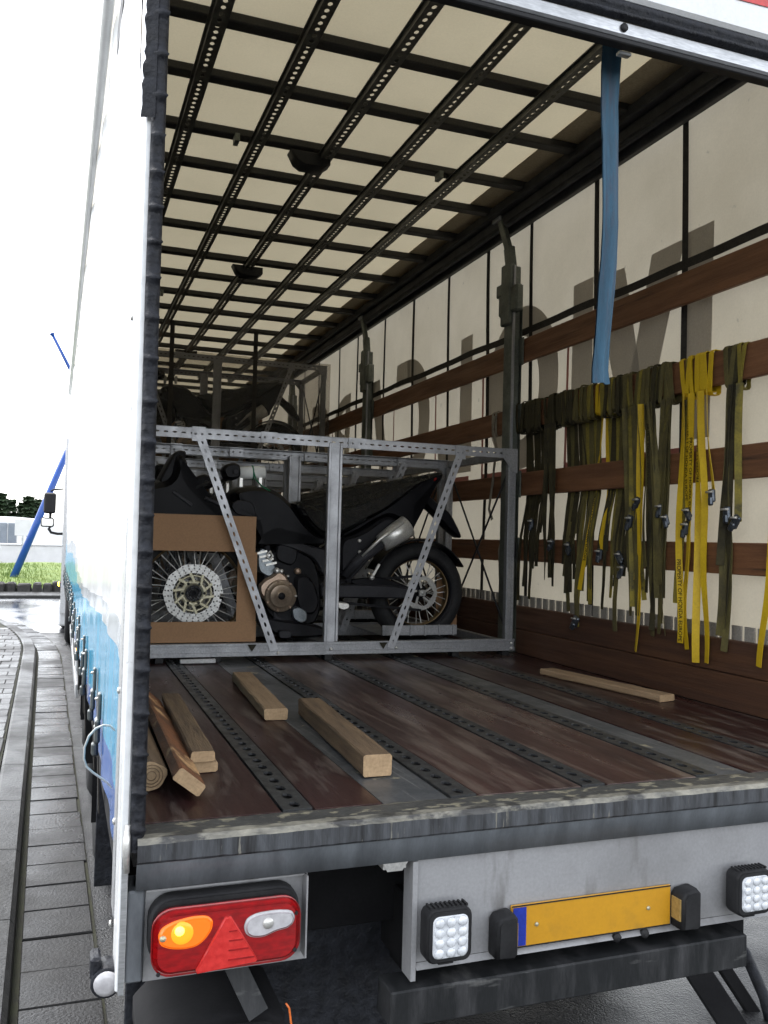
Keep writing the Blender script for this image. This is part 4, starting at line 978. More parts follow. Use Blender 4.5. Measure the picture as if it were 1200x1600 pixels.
    # frame
    c = MB(); fr = out([(384,398),(420,388),(455,396),(500,415),(540,428),(565,432),(578,440),(578,500),(566,520),(555,490),(535,462),(500,445),(450,428),(405,418)],YB-.14); c.pillow(fr,YB-.155,YB-.11,.012,.008); P(c,'main_frame','moto_frame')
    c = MB(); c.pillow(out([(384,398),(420,388),(455,396),(500,415),(540,428),(565,432),(578,440),(578,500),(566,520),(555,490),(535,462),(500,445),(450,428),(405,418)],YB+.13),YB+.11,YB+.155,.012,.008); P(c,'main_frame','moto_frame')
    c = MB(); p=[Z(*q,YB-.12) for q in ((640,535),(700,470),(760,420))]; c.tube([(x,YB-.13,z) for x,z in p],.016,8); P(c,'subframe_tube','moto_frame')
    c = MB(); p=[Z(*q,YB-.12) for q in ((395,425),(400,560),(420,650),(520,690),(590,690))]; c.tube([(x,YB-.12,z) for x,z in p],.018,8); P(c,'cradle_tube','moto_frame')
    # engine
    en = out([(388,440),(470,425),(540,460),(560,520),(565,620),(540,680),(420,670),(372,620),(370,520)],YB-.1)
    eg = P(MB().pillow(en,YB-.13,YB+.15,.04,.02),'engine_block','engine')
    c = MB(); c.pillow(out([(425,415),(490,432),(488,470),(470,490),(420,470)],YB-.14),YB-.15,YB-.11,.012,.008); P(c,'coil_cover','moto_dark',eg)
    c = MB(); c.pillow(out([(362,442),(385,430),(425,500),(400,525),(366,505)],YB-.12),YB-.14,YB+.1,.01,.006); cy=P(c,'cylinder','cyl',eg)
    for k in range(4):
        p0=Z(366+k*10,450+k*12,YB-.15); p1=Z(384+k*10,442+k*12,YB-.15); c = MB(); c.bar((p0[0]-.01,YB-.146,p0[1]),(p1[0]+.02,YB-.146,p1[1]),.012,.012,(0,-1,0)); P(c,'cooling_fin','steel',cy)
    c = MB(); p=[Z(*q,YB-.16) for q in ((395,455),(405,442),(414,458),(404,470),(396,462))]; c.tube([(x,YB-.15,z) for x,z in p],.007,6,closed=True); P(c,'hose_clamp','steel',eg)
    c = MB(); c.pillow(out([(368,550),(385,530),(408,520),(430,502),(452,515),(468,548),(480,580),(470,612),(440,628),(410,622),(390,600),(370,575)],YB-.16),YB-.175,YB-.12,.02,.012); P(c,'engine_cover','bronze_light',eg)
    p=Z(437,582,YB-.18); cc=(p[0],YB-.172,p[1])
    c = MB(); c.lathe(cc,(0,-1,0),[(0,.095),(.012,.094),(.018,.086),(.018,.07),(.026,.068),(.03,.062),(.030,.03),(.034,.028),(.034,.008),(.03,.0)],30); ac=P(c,'alternator_cover','bronze',eg)
    c = MB(); c.lathe((cc[0],cc[1]-.0335,cc[2]),(0,-1,0),[(0,.022),(.004,.02),(.005,0)],14); P(c,'timing_plug','engine',ac)
    for k in range(7):
        a_=k*.9; c = MB(); c.lathe((cc[0]+.088*math.cos(a_),cc[1]-.012,cc[2]+.088*math.sin(a_)),(0,-1,0),[(0,.008),(.012,.007),(.013,0)],8); P(c,'cover_bolt','bronze_light' if k else 'steel',ac)
    c = MB(); c.pillow(out([(480,520),(520,515),(545,545),(560,600),(545,640),(500,640),(482,600)],YB-.15),YB-.165,YB-.11,.025,.014); P(c,'sprocket_cover','moto_dark',eg)
    c = MB(); p=Z(492,505,YB-.16); c.lathe((p[0],YB-.13,p[1]),(0,-1,0),[(0,.02),(.03,.018),(.034,.006)],12); P(c,'sensor_plug','bronze_light',eg)
    for (q,r_) in (((425,503),.018),((438,505),.014),((473,582),.012),((458,520),.008)):
        c = MB(); p=Z(*q,YB-.17); c.lathe((p[0],YB-.165,p[1]),(0,-1,0),[(0,r_),(.02,r_*.9),(.024,r_*.3)],12); P(c,'casing_plug','steel',eg)
    c = MB(); c.pillow(out([(470,622),(492,615),(520,630),(518,660),(500,668),(476,655)],YB-.16),YB-.17,YB-.12,.01,.006); P(c,'peg_bracket','cyl')
    c = MB(); c.pillow(out([(372,640),(430,655),(520,665),(575,680),(575,712),(440,715),(395,690)],YB-.14),YB-.16,YB+.16,.03,.015); P(c,'skid_plate','moto_dark')
    c = MB(); c.pillow(out([(430,690),(470,690),(470,715),(432,715)],YB-.2),YB-.21,YB-.17,.006,.004); P(c,'stand_bracket','moto_frame')
    c = MB(); c.pillow(out([(610,600),(650,604),(652,620),(632,628),(612,618)],YB-.17),YB-.18,YB-.14,.008,.005); P(c,'foot_peg','steel')
    # rear wheel
    q = at(650,925,1,YB); wc = Vector((q.x,YB,q.z)); RR=.315
    wz = wc.z
    prof=[]
    for k in range(13):
        a_=math.radians(-118+236*k/12); prof.append((.072*math.sin(a_),RR-.06+.06*math.cos(a_)))
    w = P(MB().lathe(wc,(0,1,0),prof,48,closed=True),'rear_wheel','tyre')
    c = MB(); c.lathe(wc,(0,1,0),[(-.055,.218),(-.062,.232),(-.05,.24),(.05,.24),(.062,.232),(.055,.218),(.03,.208),(-.03,.208)],48,closed=True); P(c,'rim','moto_black',w)
    c = MB(); c.lathe(wc,(0,1,0),[(-.04,.207),(-.02,.202),(.02,.202),(.04,.207),(.0,.2075)],48,closed=True); P(c,'rim_bed','rim',w)
    c = MB(); c.lathe(wc,(0,-1,0),[(-.07,.03),(-.06,.06),(.05,.055),(.06,.05),(.075,.02),(.09,.018)],20); P(c,'hub','engine',w)
    sp0=None
    for k in range(28):
        a_=2*math.pi*k/28; s=-1 if k%2 else 1; a2=a_+.25*(1 if (k//2)%2 else -1)
        c = MB(); c.tube([wc+Vector((.055*math.cos(a2),s*.045,.055*math.sin(a2))),wc+Vector((.206*math.cos(a_),s*.012,.206*math.sin(a_)))],.003,5,False); P(c,'spoke','steel',w)
    c = MB(); ys=YB-.085
    n_=44; vs=[];fs=[]
    for j,(y_,) in enumerate(((ys,),(ys+.006,))):
        for k in range(n_*2):
            a_=math.pi*k/n_; r_=.105+(.006 if k%2 else 0); vs.append((wc.x+r_*math.cos(a_),y_,wc.z+r_*math.sin(a_)))
        for k in range(n_*2):
            a_=math.pi*k/n_; r_=.078+.006*math.cos(a_*5); vs.append((wc.x+r_*math.cos(a_),y_,wc.z+r_*math.sin(a_)))
    N2=n_*2
    for k in range(N2):
        k1=(k+1)%N2
        fs += [(k,k1,N2+k1,N2+k),(2*N2+k,3*N2+k,3*N2+k1,2*N2+k1),(k,2*N2+k,2*N2+k1,k1),(N2+k,N2+k1,3*N2+k1,3*N2+k)]
    c.add(vs,fs)
    for k in range(5):
        a_=2*math.pi*(k+.2)/5; c.bar((wc.x+.03*math.cos(a_),ys+.004,wc.z+.03*math.sin(a_)),(wc.x+.086*math.cos(a_+.25),ys+.004,wc.z+.086*math.sin(a_+.25)),.013,.006,(0,-1,0))
    P(c,'sprocket','disc',w)
    c = MB(); c.box((wc.x-.022,ys-.024,wc.z-.02),(wc.x+.022,ys-.012,wc.z+.02),.003); c.lathe((wc.x,ys-.024,wc.z),(0,-1,0),[(0,.012),(.008,.011),(.008,0)],6); P(c,'axle_nut','disc',w)
    # swing arm and chain
    sw = out([(560,548),(620,545),(760,548),(838,556),(860,572),(838,592),(760,590),(620,588),(560,590)],YB-.13)
    c = MB(); c.pillow(sw,YB-.14,YB-.105,.012,.008); c.pillow([(x-.04,z) for x,z in sw],YB+.10,YB+.135,.012,.008); P(c,'swing_arm','moto_frame')
    c = MB(); p0=Z(560,545,YB-.1); p1=Z(740,530,YB-.1); c.bar((p0[0],YB-.095,p0[1]),(wc.x,YB-.083,wc.z+.108),.016,.018,(0,-1,0)); p0=Z(570,598,YB-.1); c.bar((p0[0],YB-.095,p0[1]),(wc.x,YB-.083,wc.z-.108),.016,.018,(0,-1,0)); P(c,'drive_chain','engine')
    c = MB(); c.pillow(out([(655,530),(745,522),(800,540),(840,555),(838,562),(660,548)],YB-.1),YB-.11,YB-.06,.006,.004); P(c,'chain_guard','moto_black')
    c = MB(); p0=Z(722,525,YB-.15); p1=Z(746,482,YB-.15); c.bar((p0[0],YB-.15,p0[1]),(p1[0],YB-.15,p1[1]),.018,.008,(0,-1,0),.003); c.lathe((p0[0],YB-.15,p0[1]),(0,-1,0),[(-.01,.016),(.01,.014),(.012,0)],8); P(c,'passenger_peg','steel')
    ht=[]
    for k in range(13):
        a_=math.radians(30+125*k/12); ht.append((wc.x+.338*math.cos(a_),wc.z+.338*math.sin(a_)))
    for k in range(12,-1,-1):
        a_=math.radians(30+125*k/12); ht.append((wc.x+.326*math.cos(a_),wc.z+.326*math.sin(a_)))
    P(MB().pillow(ht,YB-.085,YB+.085,.02,.002),'tyre_hugger','moto_black')
    # handlebar, forks
    g0=Z(250,205,YB-.35); g1=Z(308,195,YB-.35)
    hb = MB(); hb.tube([(g1[0]-.02,YB-.36,g1[1]),(g0[0]+.06,YB-.22,g0[1]-.01),(g0[0]-.02,YB-.08,g0[1]-.05),(g0[0]-.02,YB+.08,g0[1]-.05),(g0[0]+.06,YB+.22,g0[1]-.01),(g1[0]-.02,YB+.36,g1[1])],.013,8); hbar = P(hb,'handlebar','moto_frame')
    c = MB(); c.pillow(out([(250,190),(262,172),(290,165),(310,175),(312,210),(290,222),(262,218)],YB-.3),YB-.34,YB-.22,.03,.015); P(c,'hand_guard','moto_black',hbar)
    for q in ((312,216),(372,216)):
        c = MB(); p=Z(*q,YB-.3); c.box((p[0]-.012,YB-.32,p[1]-.05),(p[0]+.012,YB-.28,p[1]+.03),.004); P(c,'lever_clamp','steel',hbar)
    c = MB(); c.tube([(g0[0],YB-.18,g0[1]-.02),(g0[0]-.1,YB-.2,g0[1]-.06),(g0[0]-.18,YB-.15,g0[1]-.14)],.008,6); c.tube([(g0[0]+.05,YB-.2,g0[1]-.03),(g0[0]-.03,YB-.21,g0[1]-.12),(g0[0]-.1,YB-.15,g0[1]-.2)],.006,6); P(c,'brake_hose','black',hbar)
    for s in (-1,1):
        c = MB(); f0=Z(150,300,YB); f1=Z(70,620,YB); c.tube([(f0[0],YB+s*.1,f0[1]),(f1[0],YB+s*.1,f1[1]+.05)],[.028,.024],12); P(c,'fork_leg','moto_frame')
    return t
moto1 = make_moto('black motorcycle with plastic wrapped seat in the crate with black arrows')
# ---- loose front wheel
q = at(302,927,1,Y0+.09); fwc = Vector((q.x,Y0+.15,q.z)); yd = Y0+.085
fw = thing('front_wheel', 'spoked front wheel with drilled brake disc behind the cardboard cutout', 'wheel', (fwc.x,fwc.y,fwc.z-.335))
def PW(mb,name,m,par=None): return mb.build(name,M[m],par or fw,ORG[fw.name])
prof=[]
for k in range(11):
    a_=math.radians(-118+236*k/10); prof.append((.045*math.sin(a_),.296+.04*math.cos(a_)))
PW(MB().lathe(fwc,(0,1,0),prof,48,closed=True),'tyre','tyre')
PW(MB().lathe(fwc,(0,1,0),[(-.03,.27),(-.036,.28),(-.03,.288),(.03,.288),(.036,.28),(.03,.27),(.0,.262)],48,closed=True),'rim','rim')
for k in range(36):
    a_=2*math.pi*k/36; s=-1 if k%2 else 1; a2=a_+.6*(1 if (k//2)%2 else -1)
    c = MB(); e0=fwc+Vector((.04*math.cos(a2),s*.05,.04*math.sin(a2))); e1=fwc+Vector((.266*math.cos(a_),s*.008,.266*math.sin(a_))); c.tube([e0,e1],.003,5,False)
    c.tube([e0.lerp(e1,.92),e1],.0045,5,False); PW(c,'spoke','steel')
PW(MB().lathe(fwc,(0,-1,0),[(-.07,.02),(-.06,.05),(-.03,.045),(.03,.045),(.055,.055),(.07,.05),(.07,.026),(.05,.02)],22),'hub','engine')
def polar_ring(r0,r1,n,hl,hw,y,wav=0):
    mb = MB(); w_=r1-r0; rm=(r0+r1)/2; Lc=2*math.pi*rm
    mb.strip_holes(Lc,w_,.0045,Lc/n,hl,hw,True,start=0)
    nv=[]
    for v in mb.v:
        a_=v.y/rm; r_=rm+v.x; r_ += wav*math.cos(a_*10)*(1 if v.x>w_*.45 else 0)
        nv.append(Vector((fwc.x+r_*math.cos(a_), y-.0045-v.z-.0045*0, fwc.z+r_*math.sin(a_))))
    mb.v=nv; return mb
dk = MB()
for (r0,r1,n,hl,hw,wv) in ((.110,.126,24,.009,.008,0),(.126,.142,30,.009,.008,0),(.142,.158,30,.008,.008,.0035)):
    b_ = polar_ring(r0,r1,n,hl,hw,yd,wv); dk.add(b_.v,b_.f)
disc = PW(dk,'brake_disc','disc')
c = MB()
for k in range(10):
    a_=2*math.pi*k/10+.2; c.bar((fwc.x+.055*math.cos(a_),yd-.003,fwc.z+.055*math.sin(a_)),(fwc.x+.112*math.cos(a_+.3),yd-.003,fwc.z+.112*math.sin(a_+.3)),.016,.006,(0,-1,0),.002)
c.lathe((fwc.x,yd,fwc.z),(0,-1,0),[(0,.045),(.005,.044),(.005,.07),(0,.072)],30,closed=True)
c.lathe((fwc.x,yd,fwc.z),(0,-1,0),[(0,.088),(.004,.089),(.004,.1),(0,.101)],36,closed=True); PW(c,'disc_carrier','gold',disc)
for k in range(6):
    a_=2*math.pi*k/6; c = MB(); c.lathe((fwc.x+.058*math.cos(a_),yd-.004,fwc.z+.058*math.sin(a_)),(0,-1,0),[(0,.008),(.006,.007),(.007,0)],8); PW(c,'disc_bolt','black',disc)
c = MB(); c.lathe((fwc.x,yd-.0,fwc.z),(0,-1,0),[(-.03,.03),(.006,.028),(.012,.02),(.012,.011),(-.02,.01)],18); PW(c,'axle_boss','engine')
# clear bag crinkled round the wheel
c = MB(); vs=[];fs=[]
for i in range(9):
    r_=.02+.25*i/8
    for k in range(36):
        a_=2*math.pi*k/36; vs.append((fwc.x+r_*math.cos(a_),yd-.022-.0*i+random.uniform(-.006,.006)+(.03*(i/8)**2),fwc.z+r_*math.sin(a_)))
for i in range(8):
    for k in range(36): fs.append((i*36+k,i*36+(k+1)%36,(i+1)*36+(k+1)%36,(i+1)*36+k))
c.add(vs,fs,0,True); PW(c,'clear_bag','bag_film')
# ---- cardboard sheet with window
cs = MB(); yk=Y0+.052
cs.box((.17,yk,.59),(.80,yk+.006,.785)); cs.box((.705,yk,.212),(.812,yk+.006,.5895)); cs.box((.17,yk,.102),(.816,yk+.006,.2115)); cs.box((.17,yk,.212),(.215,yk+.006,.5895))
tag(cs.build('cardboard_sheet',M['card']),'brown cardboard sheet with a square cutout showing the spoked wheel','cardboard')
# small cardboard behind the rear tyre
cs = MB(); cs.box((2.12,YB+.12,.10),(2.27,YB+.126,.44)); tag(cs.build('cardboard_piece',M['card']),'small cardboard piece standing behind the rear tyre','cardboard')
# ---- foam roll on the handlebar
p0=at(220+308/2,640+198/2,1,YB-.3); p1=at(220+386/2,640+196/2,1,YB-.3); d=(p1-p0)
fr_=thing('foam_roll','white foam roll tied with green string over the handlebar end','foam roll',p0)
c = MB(); c.lathe(p0,d,[(0,.03),(.0,.036),(d.length*.6,.037),(d.length,.036),(d.length,.012),(d.length-.02,.01)],20); c.build('roll',M['white_foam'],fr_)
c = MB(); pm=p0+d*.52; c.lathe(pm,d,[(-.004,.037),(-.003,.041),(.003,.041),(.004,.037)],16,closed=True); c.tube([pm+Vector((.0,-.04,.0)),pm+Vector((.012,-.045,-.04)),pm+Vector((.05,-.03,-.075)),pm+Vector((.10,-.02,-.10))],.004,5); c.build('string',M['green_string'],fr_)
# ---- white plastic tag on the floor under the crate
c = MB(); c.box((.40,Y0-.055,.004),(.585,Y0-.03,.026),.004); c.box((.41,Y0-.03,.004),(.575,Y0+.0,.018),.002)
tag(c.build('plastic_block',M['white_tag']),'pale grey plastic block lying under the crate base rail','block')
# ---- further crates behind
DY=1.04
crates=[crate1]; motos=[moto1]
ordn=['second','third','fourth']
for i in range(1,4):
    k_=copy_tree(crate1); k_.location.y+=DY*i; k_['label']='zinc steel crate, %s in the row counted from the open tail'%ordn[i-1]; crates.append(k_)
    m_=copy_tree(moto1); m_.location.y+=DY*i; m_['label']='black motorcycle inside the %s crate from the open tail'%ordn[i-1]; motos.append(m_)
k_=copy_tree(crate1); k_.location.y=6.85+.48; k_['label']='zinc crate at the foot of the film wrapped stack'
k2=copy_tree(crate1); k2.location=(1.245,6.85+.48,1.252); k2['label']='upper crate wrapped in grey stretch film under the roof bows'
m2=copy_tree(moto1); m2.location=(1.2,6.85+.46,1.252+.12); m2['label']='black motorcycle in the film wrapped upper crate'
m3=copy_tree(moto1); m3.location=(1.2,6.85+.46,.12); m3['label']='black motorcycle in the crate under the film wrapped one'
# film round the upper crate
def film_face(o,u,v,nu,nv):
    vs=[];fs=[]
    n=u.cross(v).normalized()
    for j in range(nv+1):
        for i in range(nu+1):
            e=0 if i in (0,nu) or j in (0,nv) else random.uniform(-.008,.008)
            vs.append(o+u*(i/nu)+v*(j/nv)+n*e)
    for j in range(nv):
        for i in range(nu): fs.append((j*(nu+1)+i,j*(nu+1)+i+1,(j+1)*(nu+1)+i+1,(j+1)*(nu+1)+i))
    return vs,fs
yF=6.85-.03; c=MB(); z0_,z1_=1.30,2.515
for o,u,v in ((Vector((.09,yF,z0_)),Vector((2.32,0,0)),Vector((0,0,z1_-z0_))),(Vector((2.41,yF,z0_)),Vector((0,1.02,0)),Vector((0,0,z1_-z0_))),(Vector((.09,yF,z1_)),Vector((2.32,0,0)),Vector((0,1.02,0)))):
    a_,b_=film_face(o,u,v,22,12); c.add(a_,b_,0,True)
fo=bpy.data.objects.new('stretch_film',None)
bpy.data.objects.remove(fo)
fl_=c.build('stretch_film',M['film']); 
fl_.parent=k2; fl_.location=Vector((0,0,0))-k2.location
# cartons behind the film
def carton(x0,x1,y0_,y1_,z0_,z1_,label):
    t=thing('carton',label,'box',((x0+x1)/2,(y0_+y1_)/2,z0_))
    c=MB(); c.box((x0,y0_,z0_),(x1,y1_,z1_),.006); c.build('carton_body',M['card'],t)
    c=MB(); c.box((x1-.36,y0_-.003,z1_-.38),(x1-.05,y0_-.001,z1_-.12)); c.build('white_label',M['white_tag'],t)
    c=MB(); c.box((x0+.002,y0_-.002,(z0_+z1_)/2-.03),(x1-.002,y0_-.0005,(z0_+z1_)/2+.03)); c.build('tape',M['timber_end'],t)
carton(.75,1.95,8.0,8.9,1.25,2.25,'big brown carton with a white label standing behind the film wrapped crate')
carton(.2,2.2,8.0,8.9,0.0,1.245,'wide brown carton on the floor under the labelled carton')
for i,(x,y) in enumerate(((at(268,560,1,6.72).x,6.72),(at(399,560,1,6.74).x,6.74))):
    c=MB(); c.box((x-.022,y-.002,1.28),(x+.022,y+.002,2.77)); c.box((x-.03,y-.012,2.62 if i else 2.2),(x+.03,y+.012,2.66 if i else 2.24),.004)
    tag(c.build('hanging_strap',M['dark_strap']),'dark strap hanging before the film wrapped crate, its buckle %s'%('close under the roof' if i else 'well below the roof'),'strap','dark straps hung from the roof rails')
# ================================================================== STRAPS ON THE BOARDS
def ribbon(mb, pts, w, th=.0022, wdir=None, mi=0, ends=True):
    """pts: list of (pos Vector, width-dir Vector)"""
    n=len(pts); vs=[]
    for i,(p,wd_) in enumerate(pts):
        t=(pts[min(i+1,n-1)][0]-pts[max(i-1,0)][0]).normalized(); wd_=(wd_-t*wd_.dot(t)).normalized(); nn=t.cross(wd_)
        a=p-wd_*w/2; b=p+wd_*w/2; vs+=[a-nn*th/2,b-nn*th/2,b+nn*th/2,a+nn*th/2]
    fs=[]
    for i in range(n-1):
        for k in range(4): fs.append((i*4+k,i*4+(k+1)%4,(i+1)*4+(k+1)%4,(i+1)*4+k))
    if ends: fs+=[(3,2,1,0),((n-1)*4,(n-1)*4+1,(n-1)*4+2,(n-1)*4+3)]
    mb.add(vs,fs,mi,False)
BX0,BX1,BZ0,BZ1=2.463,2.489,1.385,1.535
def loop_path(y, off, lean, sag):
    x0,x1,z0,z1=BX0-off,BX1+.006,BZ0-off*.8-sag,BZ1+off*.7
    P=[(x0,z0+.012,0),(x0-.002,(z0+z1)/2,.5),(x0,z1-.010,1),(x0+.008,z1,1),(x1-.008,z1,1),(x1,z1-.01,1),(x1,z0+.01,.2),(x1-.008,z0,.1),(x0+.01,z0,0),(x0,z0+.012,0)]
    return [(Vector((x,y+lean*f,z)),Vector((0,1,.0001))) for x,z,f in P]
TEXT_ME={}
def text_mesh(s):
    if s in TEXT_ME: return TEXT_ME[s]
    cu_=bpy.data.curves.new('t','FONT'); cu_.body=s; cu_.size=1; cu_.offset=.012; o=bpy.data.objects.new('t',cu_); COL.objects.link(o)
    dg=bpy.context.evaluated_depsgraph_get(); me=bpy.data.meshes.new_from_object(o.evaluated_get(dg))
    vs=[v.co.copy() for v in me.vertices]; fs=[tuple(p.vertices) for p in me.polygons]
    bpy.data.objects.remove(o); bpy.data.curves.remove(cu_); bpy.data.meshes.remove(me)
    TEXT_ME[s]=(vs,fs); return vs,fs
def zz(zx,zy,x=2.45): return at(780+zx/2.857,500+zy/2.857,0,x)
LAB={'od':('blackened lashing strap','blackened straps on the wall board'),'o':('dirty olive lashing strap','dirty olive straps on the wall board'),
     'ol':('grubby yellowish lashing strap','grubby yellow straps on the wall board'),'y':('bright yellow lashing strap','bright yellow straps on the wall board')}
ONES=['','first','second','third','fourth','fifth','sixth','seventh','eighth','ninth','tenth','eleventh','twelfth','thirteenth','fourteenth','fifteenth','sixteenth','seventeenth','eighteenth','nineteenth']
TENS={20:'twent',30:'thirt',40:'fort',50:'fift'}
def ordinal(n):
    if n<20: return ONES[n]
    t=n//10*10; return TENS[t]+'ieth' if n==t else TENS[t]+'y-'+ONES[n-t]
MATK={'od':'olive_dark','o':'olive','ol':'olive_light','y':'yellow'}
def tail_path(ys, ze, ye, behind, seed, x00=2.45):
    rnd=random.Random(seed); z0=BZ0-.012; L=z0-ze; n=max(14,int(L/.03)); ph=rnd.uniform(0,6.28); am=rnd.uniform(.005,.016); fr=rnd.uniform(5,11); tw=rnd.uniform(-.9,.9); tf=rnd.uniform(1.5,4)
    xo=rnd.uniform(-.016,.002); pts=[]
    for i in range(n+1):
        f=i/n; z=z0-L*f
        y=ys+(ye-ys)*f**.8+am*math.sin(z*fr+ph)*f**.5
        xf=x00+xo
        if behind:
            if z>.955: x=2.498
            elif z>.72: x=2.498+(2.457-2.498)*(.955-z)/.235
            elif z>.4: x=2.457+(xf-2.457)*(.72-z)/.32
            else: x=xf
        else: x=xf-.006*math.sin(z*4+ph)*f
        if .0<z<.3: x=min(x,2.455)
        a=tw*math.sin(z*tf+ph)*(0.3 if behind else 1)
        pts.append((Vector((x,y,z)),Vector((math.sin(a),math.cos(a),0))))
    return pts
def put_text(t, s, pts, w, off, size, up):
    vs,fs=text_mesh(s); Ltot=max(v.x for v in vs)*size
    # arc length
    acc=[0]
    for i in range(1,len(pts)): acc.append(acc[-1]+(pts[i][0]-pts[i-1][0]).length)
    if off+Ltot>acc[-1]: size*=(acc[-1]-off)/Ltot*.98
    Lt=max(v.x for v in vs)*size; c=MB(); nv=[]
    for v in vs:
        sx_=v.x*size; sy_=(v.y-.36)*size
        dist=off+(Lt-sx_ if up else sx_); k=0
        while k<len(acc)-2 and acc[k+1]<dist: k+=1
        f=(dist-acc[k])/max(1e-6,acc[k+1]-acc[k]); p=pts[k][0].lerp(pts[k+1][0],f); wd_=pts[k][1].lerp(pts[k+1][1],f)
        tt=(pts[k+1][0]-pts[k][0]).normalized(); nn=tt.cross(wd_).normalized()
        if nn.x>0: nn=-nn
        # +y is away from camera (image left); text running down has its top towards image right (-y)
        nv.append(p+wd_*(sy_ if up else -sy_)+nn*.0022)
    c.add(nv,fs); c.build('printed_text',M['ink'],t)
def make_strap(zx, kind, tails, behind=0, buckle=None, txt=None, wraps=2, tailkind=None, seed=None, rank=0):
    seed=seed if seed is not None else int(zx*7)
    rnd=random.Random(seed); w=.033
    # y on the board from the pixel column
    ztop=520-.34*zx
    p=zz(zx,ztop,2.455); y=p.y
    lab,grp=LAB[kind]; lab='%s%s, %s along the board from the green side post'%(lab,' with buckle' if buckle else '',ordinal(rank))
    t=thing('lashing_strap',lab,'strap',(2.45,y,BZ0),grp)
    if kind in ('od','o'):
        wraps=3
        while len(tails)<3: tails=tails+[(tails[0][0]+rnd.uniform(-26,26),max(800,tails[0][1]-rnd.uniform(40,330)))]
    for k in range(wraps):
        c=MB(); yo=y+(k-(wraps-1)/2)*.02+rnd.uniform(-.006,.006)
        ribbon(c,loop_path(yo,.004+.004*k+rnd.uniform(0,.012),rnd.uniform(-.03,.03),rnd.uniform(0,.03)),w*rnd.uniform(.6,.85),.003,ends=False); c.build('board_loop',M[MATK[kind]],t)
    last=None
    for j,(ex,ey) in enumerate(tails):
        e=zz(ex,ey); pts=tail_path(y+rnd.uniform(-.008,.008),e.z,e.y,behind,seed*13+j)
        c=MB(); ribbon(c,pts,w*rnd.uniform(.9,1.0)); c.build('hanging_tail',M[MATK[tailkind or kind]],t)
        if last is None: last=pts
    if buckle and last:
        zb_=zz(zx,buckle).z; i=min(range(len(last)),key=lambda k:abs(last[k][0].z-zb_)); q=last[i][0]
        c=MB(); c.box((q.x-.022,q.y-.018,q.z-.03),(q.x-.003,q.y+.018,q.z+.028),.006); c.box((q.x-.03,q.y-.013,q.z-.045),(q.x-.012,q.y+.012,q.z-.005),.006); rm_=Matrix.Translation(q) @ Matrix.Rotation(rnd.uniform(-.7,.7),4,'X') @ Matrix.Rotation(rnd.uniform(-.6,.6),4,'Z') @ Matrix.Scale(rnd.uniform(.85,1.15),4) @ Matrix.Translation(-q); c.xform(rm_); b_=c.build('cam_buckle',M['buckle'],t)
        c=MB(); c.tube([q+Vector((-.025,-.02,.015)),q+Vector((-.025,.02,.015))],.005,8); c.build('buckle_pin',M['steel'],b_,ORG[t.name])
    if txt and last: put_text(t,txt[0],last,w,txt[1],txt[2],txt[3])
    return t
TX='PROPERTY OF HONDA EUROPE'
STRAPS=[
 (98,'od',[(110,1100),(90,1250)],1),(116,'od',[(125,1000),(118,1190)],1),(134,'od',[(140,1245)],1,905),(150,'od',[(150,1110)],1),(166,'od',[(165,1100),(172,990)],1),(178,'od',[(160,1080)],1),
 (222,'od',[(206,1160)],0),(240,'od',[(250,1190),(226,1150)],0,1010),(258,'od',[(240,1130)],0),
 (280,'od',[(300,1220),(285,1090)],1),(297,'o',[(305,1300)],1),(314,'od',[(320,1215)],1,1020),(330,'od',[(352,1110)],1),(346,'o',[(330,1000),(358,1330)],1),
 (362,'ol',[(360,1370)],1,1340,None,1),(384,'o',[(376,1210)],1),(400,'ol',[(407,1270)],1),(416,'o',[(392,1255)],1),
 (432,'y',[(372,1205)],1,None,(TX,.42,.026,False),1),(452,'y',[(455,1045)],1,1040,None,1),(467,'ol',[(470,960)],1),
 (484,'od',[(465,1290)],1),(500,'ol',[(500,1240)],1),(516,'o',[(530,1390)],1),(532,'od',[(520,1190)],1),(548,'od',[(545,1085)],1,1070),(561,'od',[(562,1145)],1,1130),
 (574,'o',[(590,1320)],0),(592,'ol',[(602,1280)],0,905),(612,'o',[(628,1320)],0),(632,'ol',[(650,1250)],0),(650,'o',[(620,1480)],0,805,None,2,'y'),(668,'o',[(680,1410)],0,None,(TX,.1,.024,True)),(684,'o',[(738,1410)],0),
 (702,'od',[(690,1385)],0),(745,'o',[(720,1400)],0,850),(772,'o',[(735,1355)],0,885),
 (838,'y',[(808,1440)],0,None,(TX,.75,.027,False)),(856,'y',[(832,1470)],0,920,(TX,.1,.027,False)),(850,'ol',[(792,1265)],0,None,None,1),(878,'y',[(852,1165)],0,870,(TX,.2,.027,False)),(898,'y',[(888,1530)],0,None,(TX,.02,.027,True)),(918,'y',[(932,1530)],0),(944,'y',[(958,785)],0,800),
 (1040,'o',[(1010,1480)],0),(1056,'od',[(1020,1375)],0,850),(1082,'ol',[(1065,900)],0,905),
 (1330,'y',[(1176,1550)],0,None,(TX,.35,.027,False)),
 ]
for i,a in enumerate(sorted(STRAPS,key=lambda s:s[0])): make_strap(*a,rank=i+1)
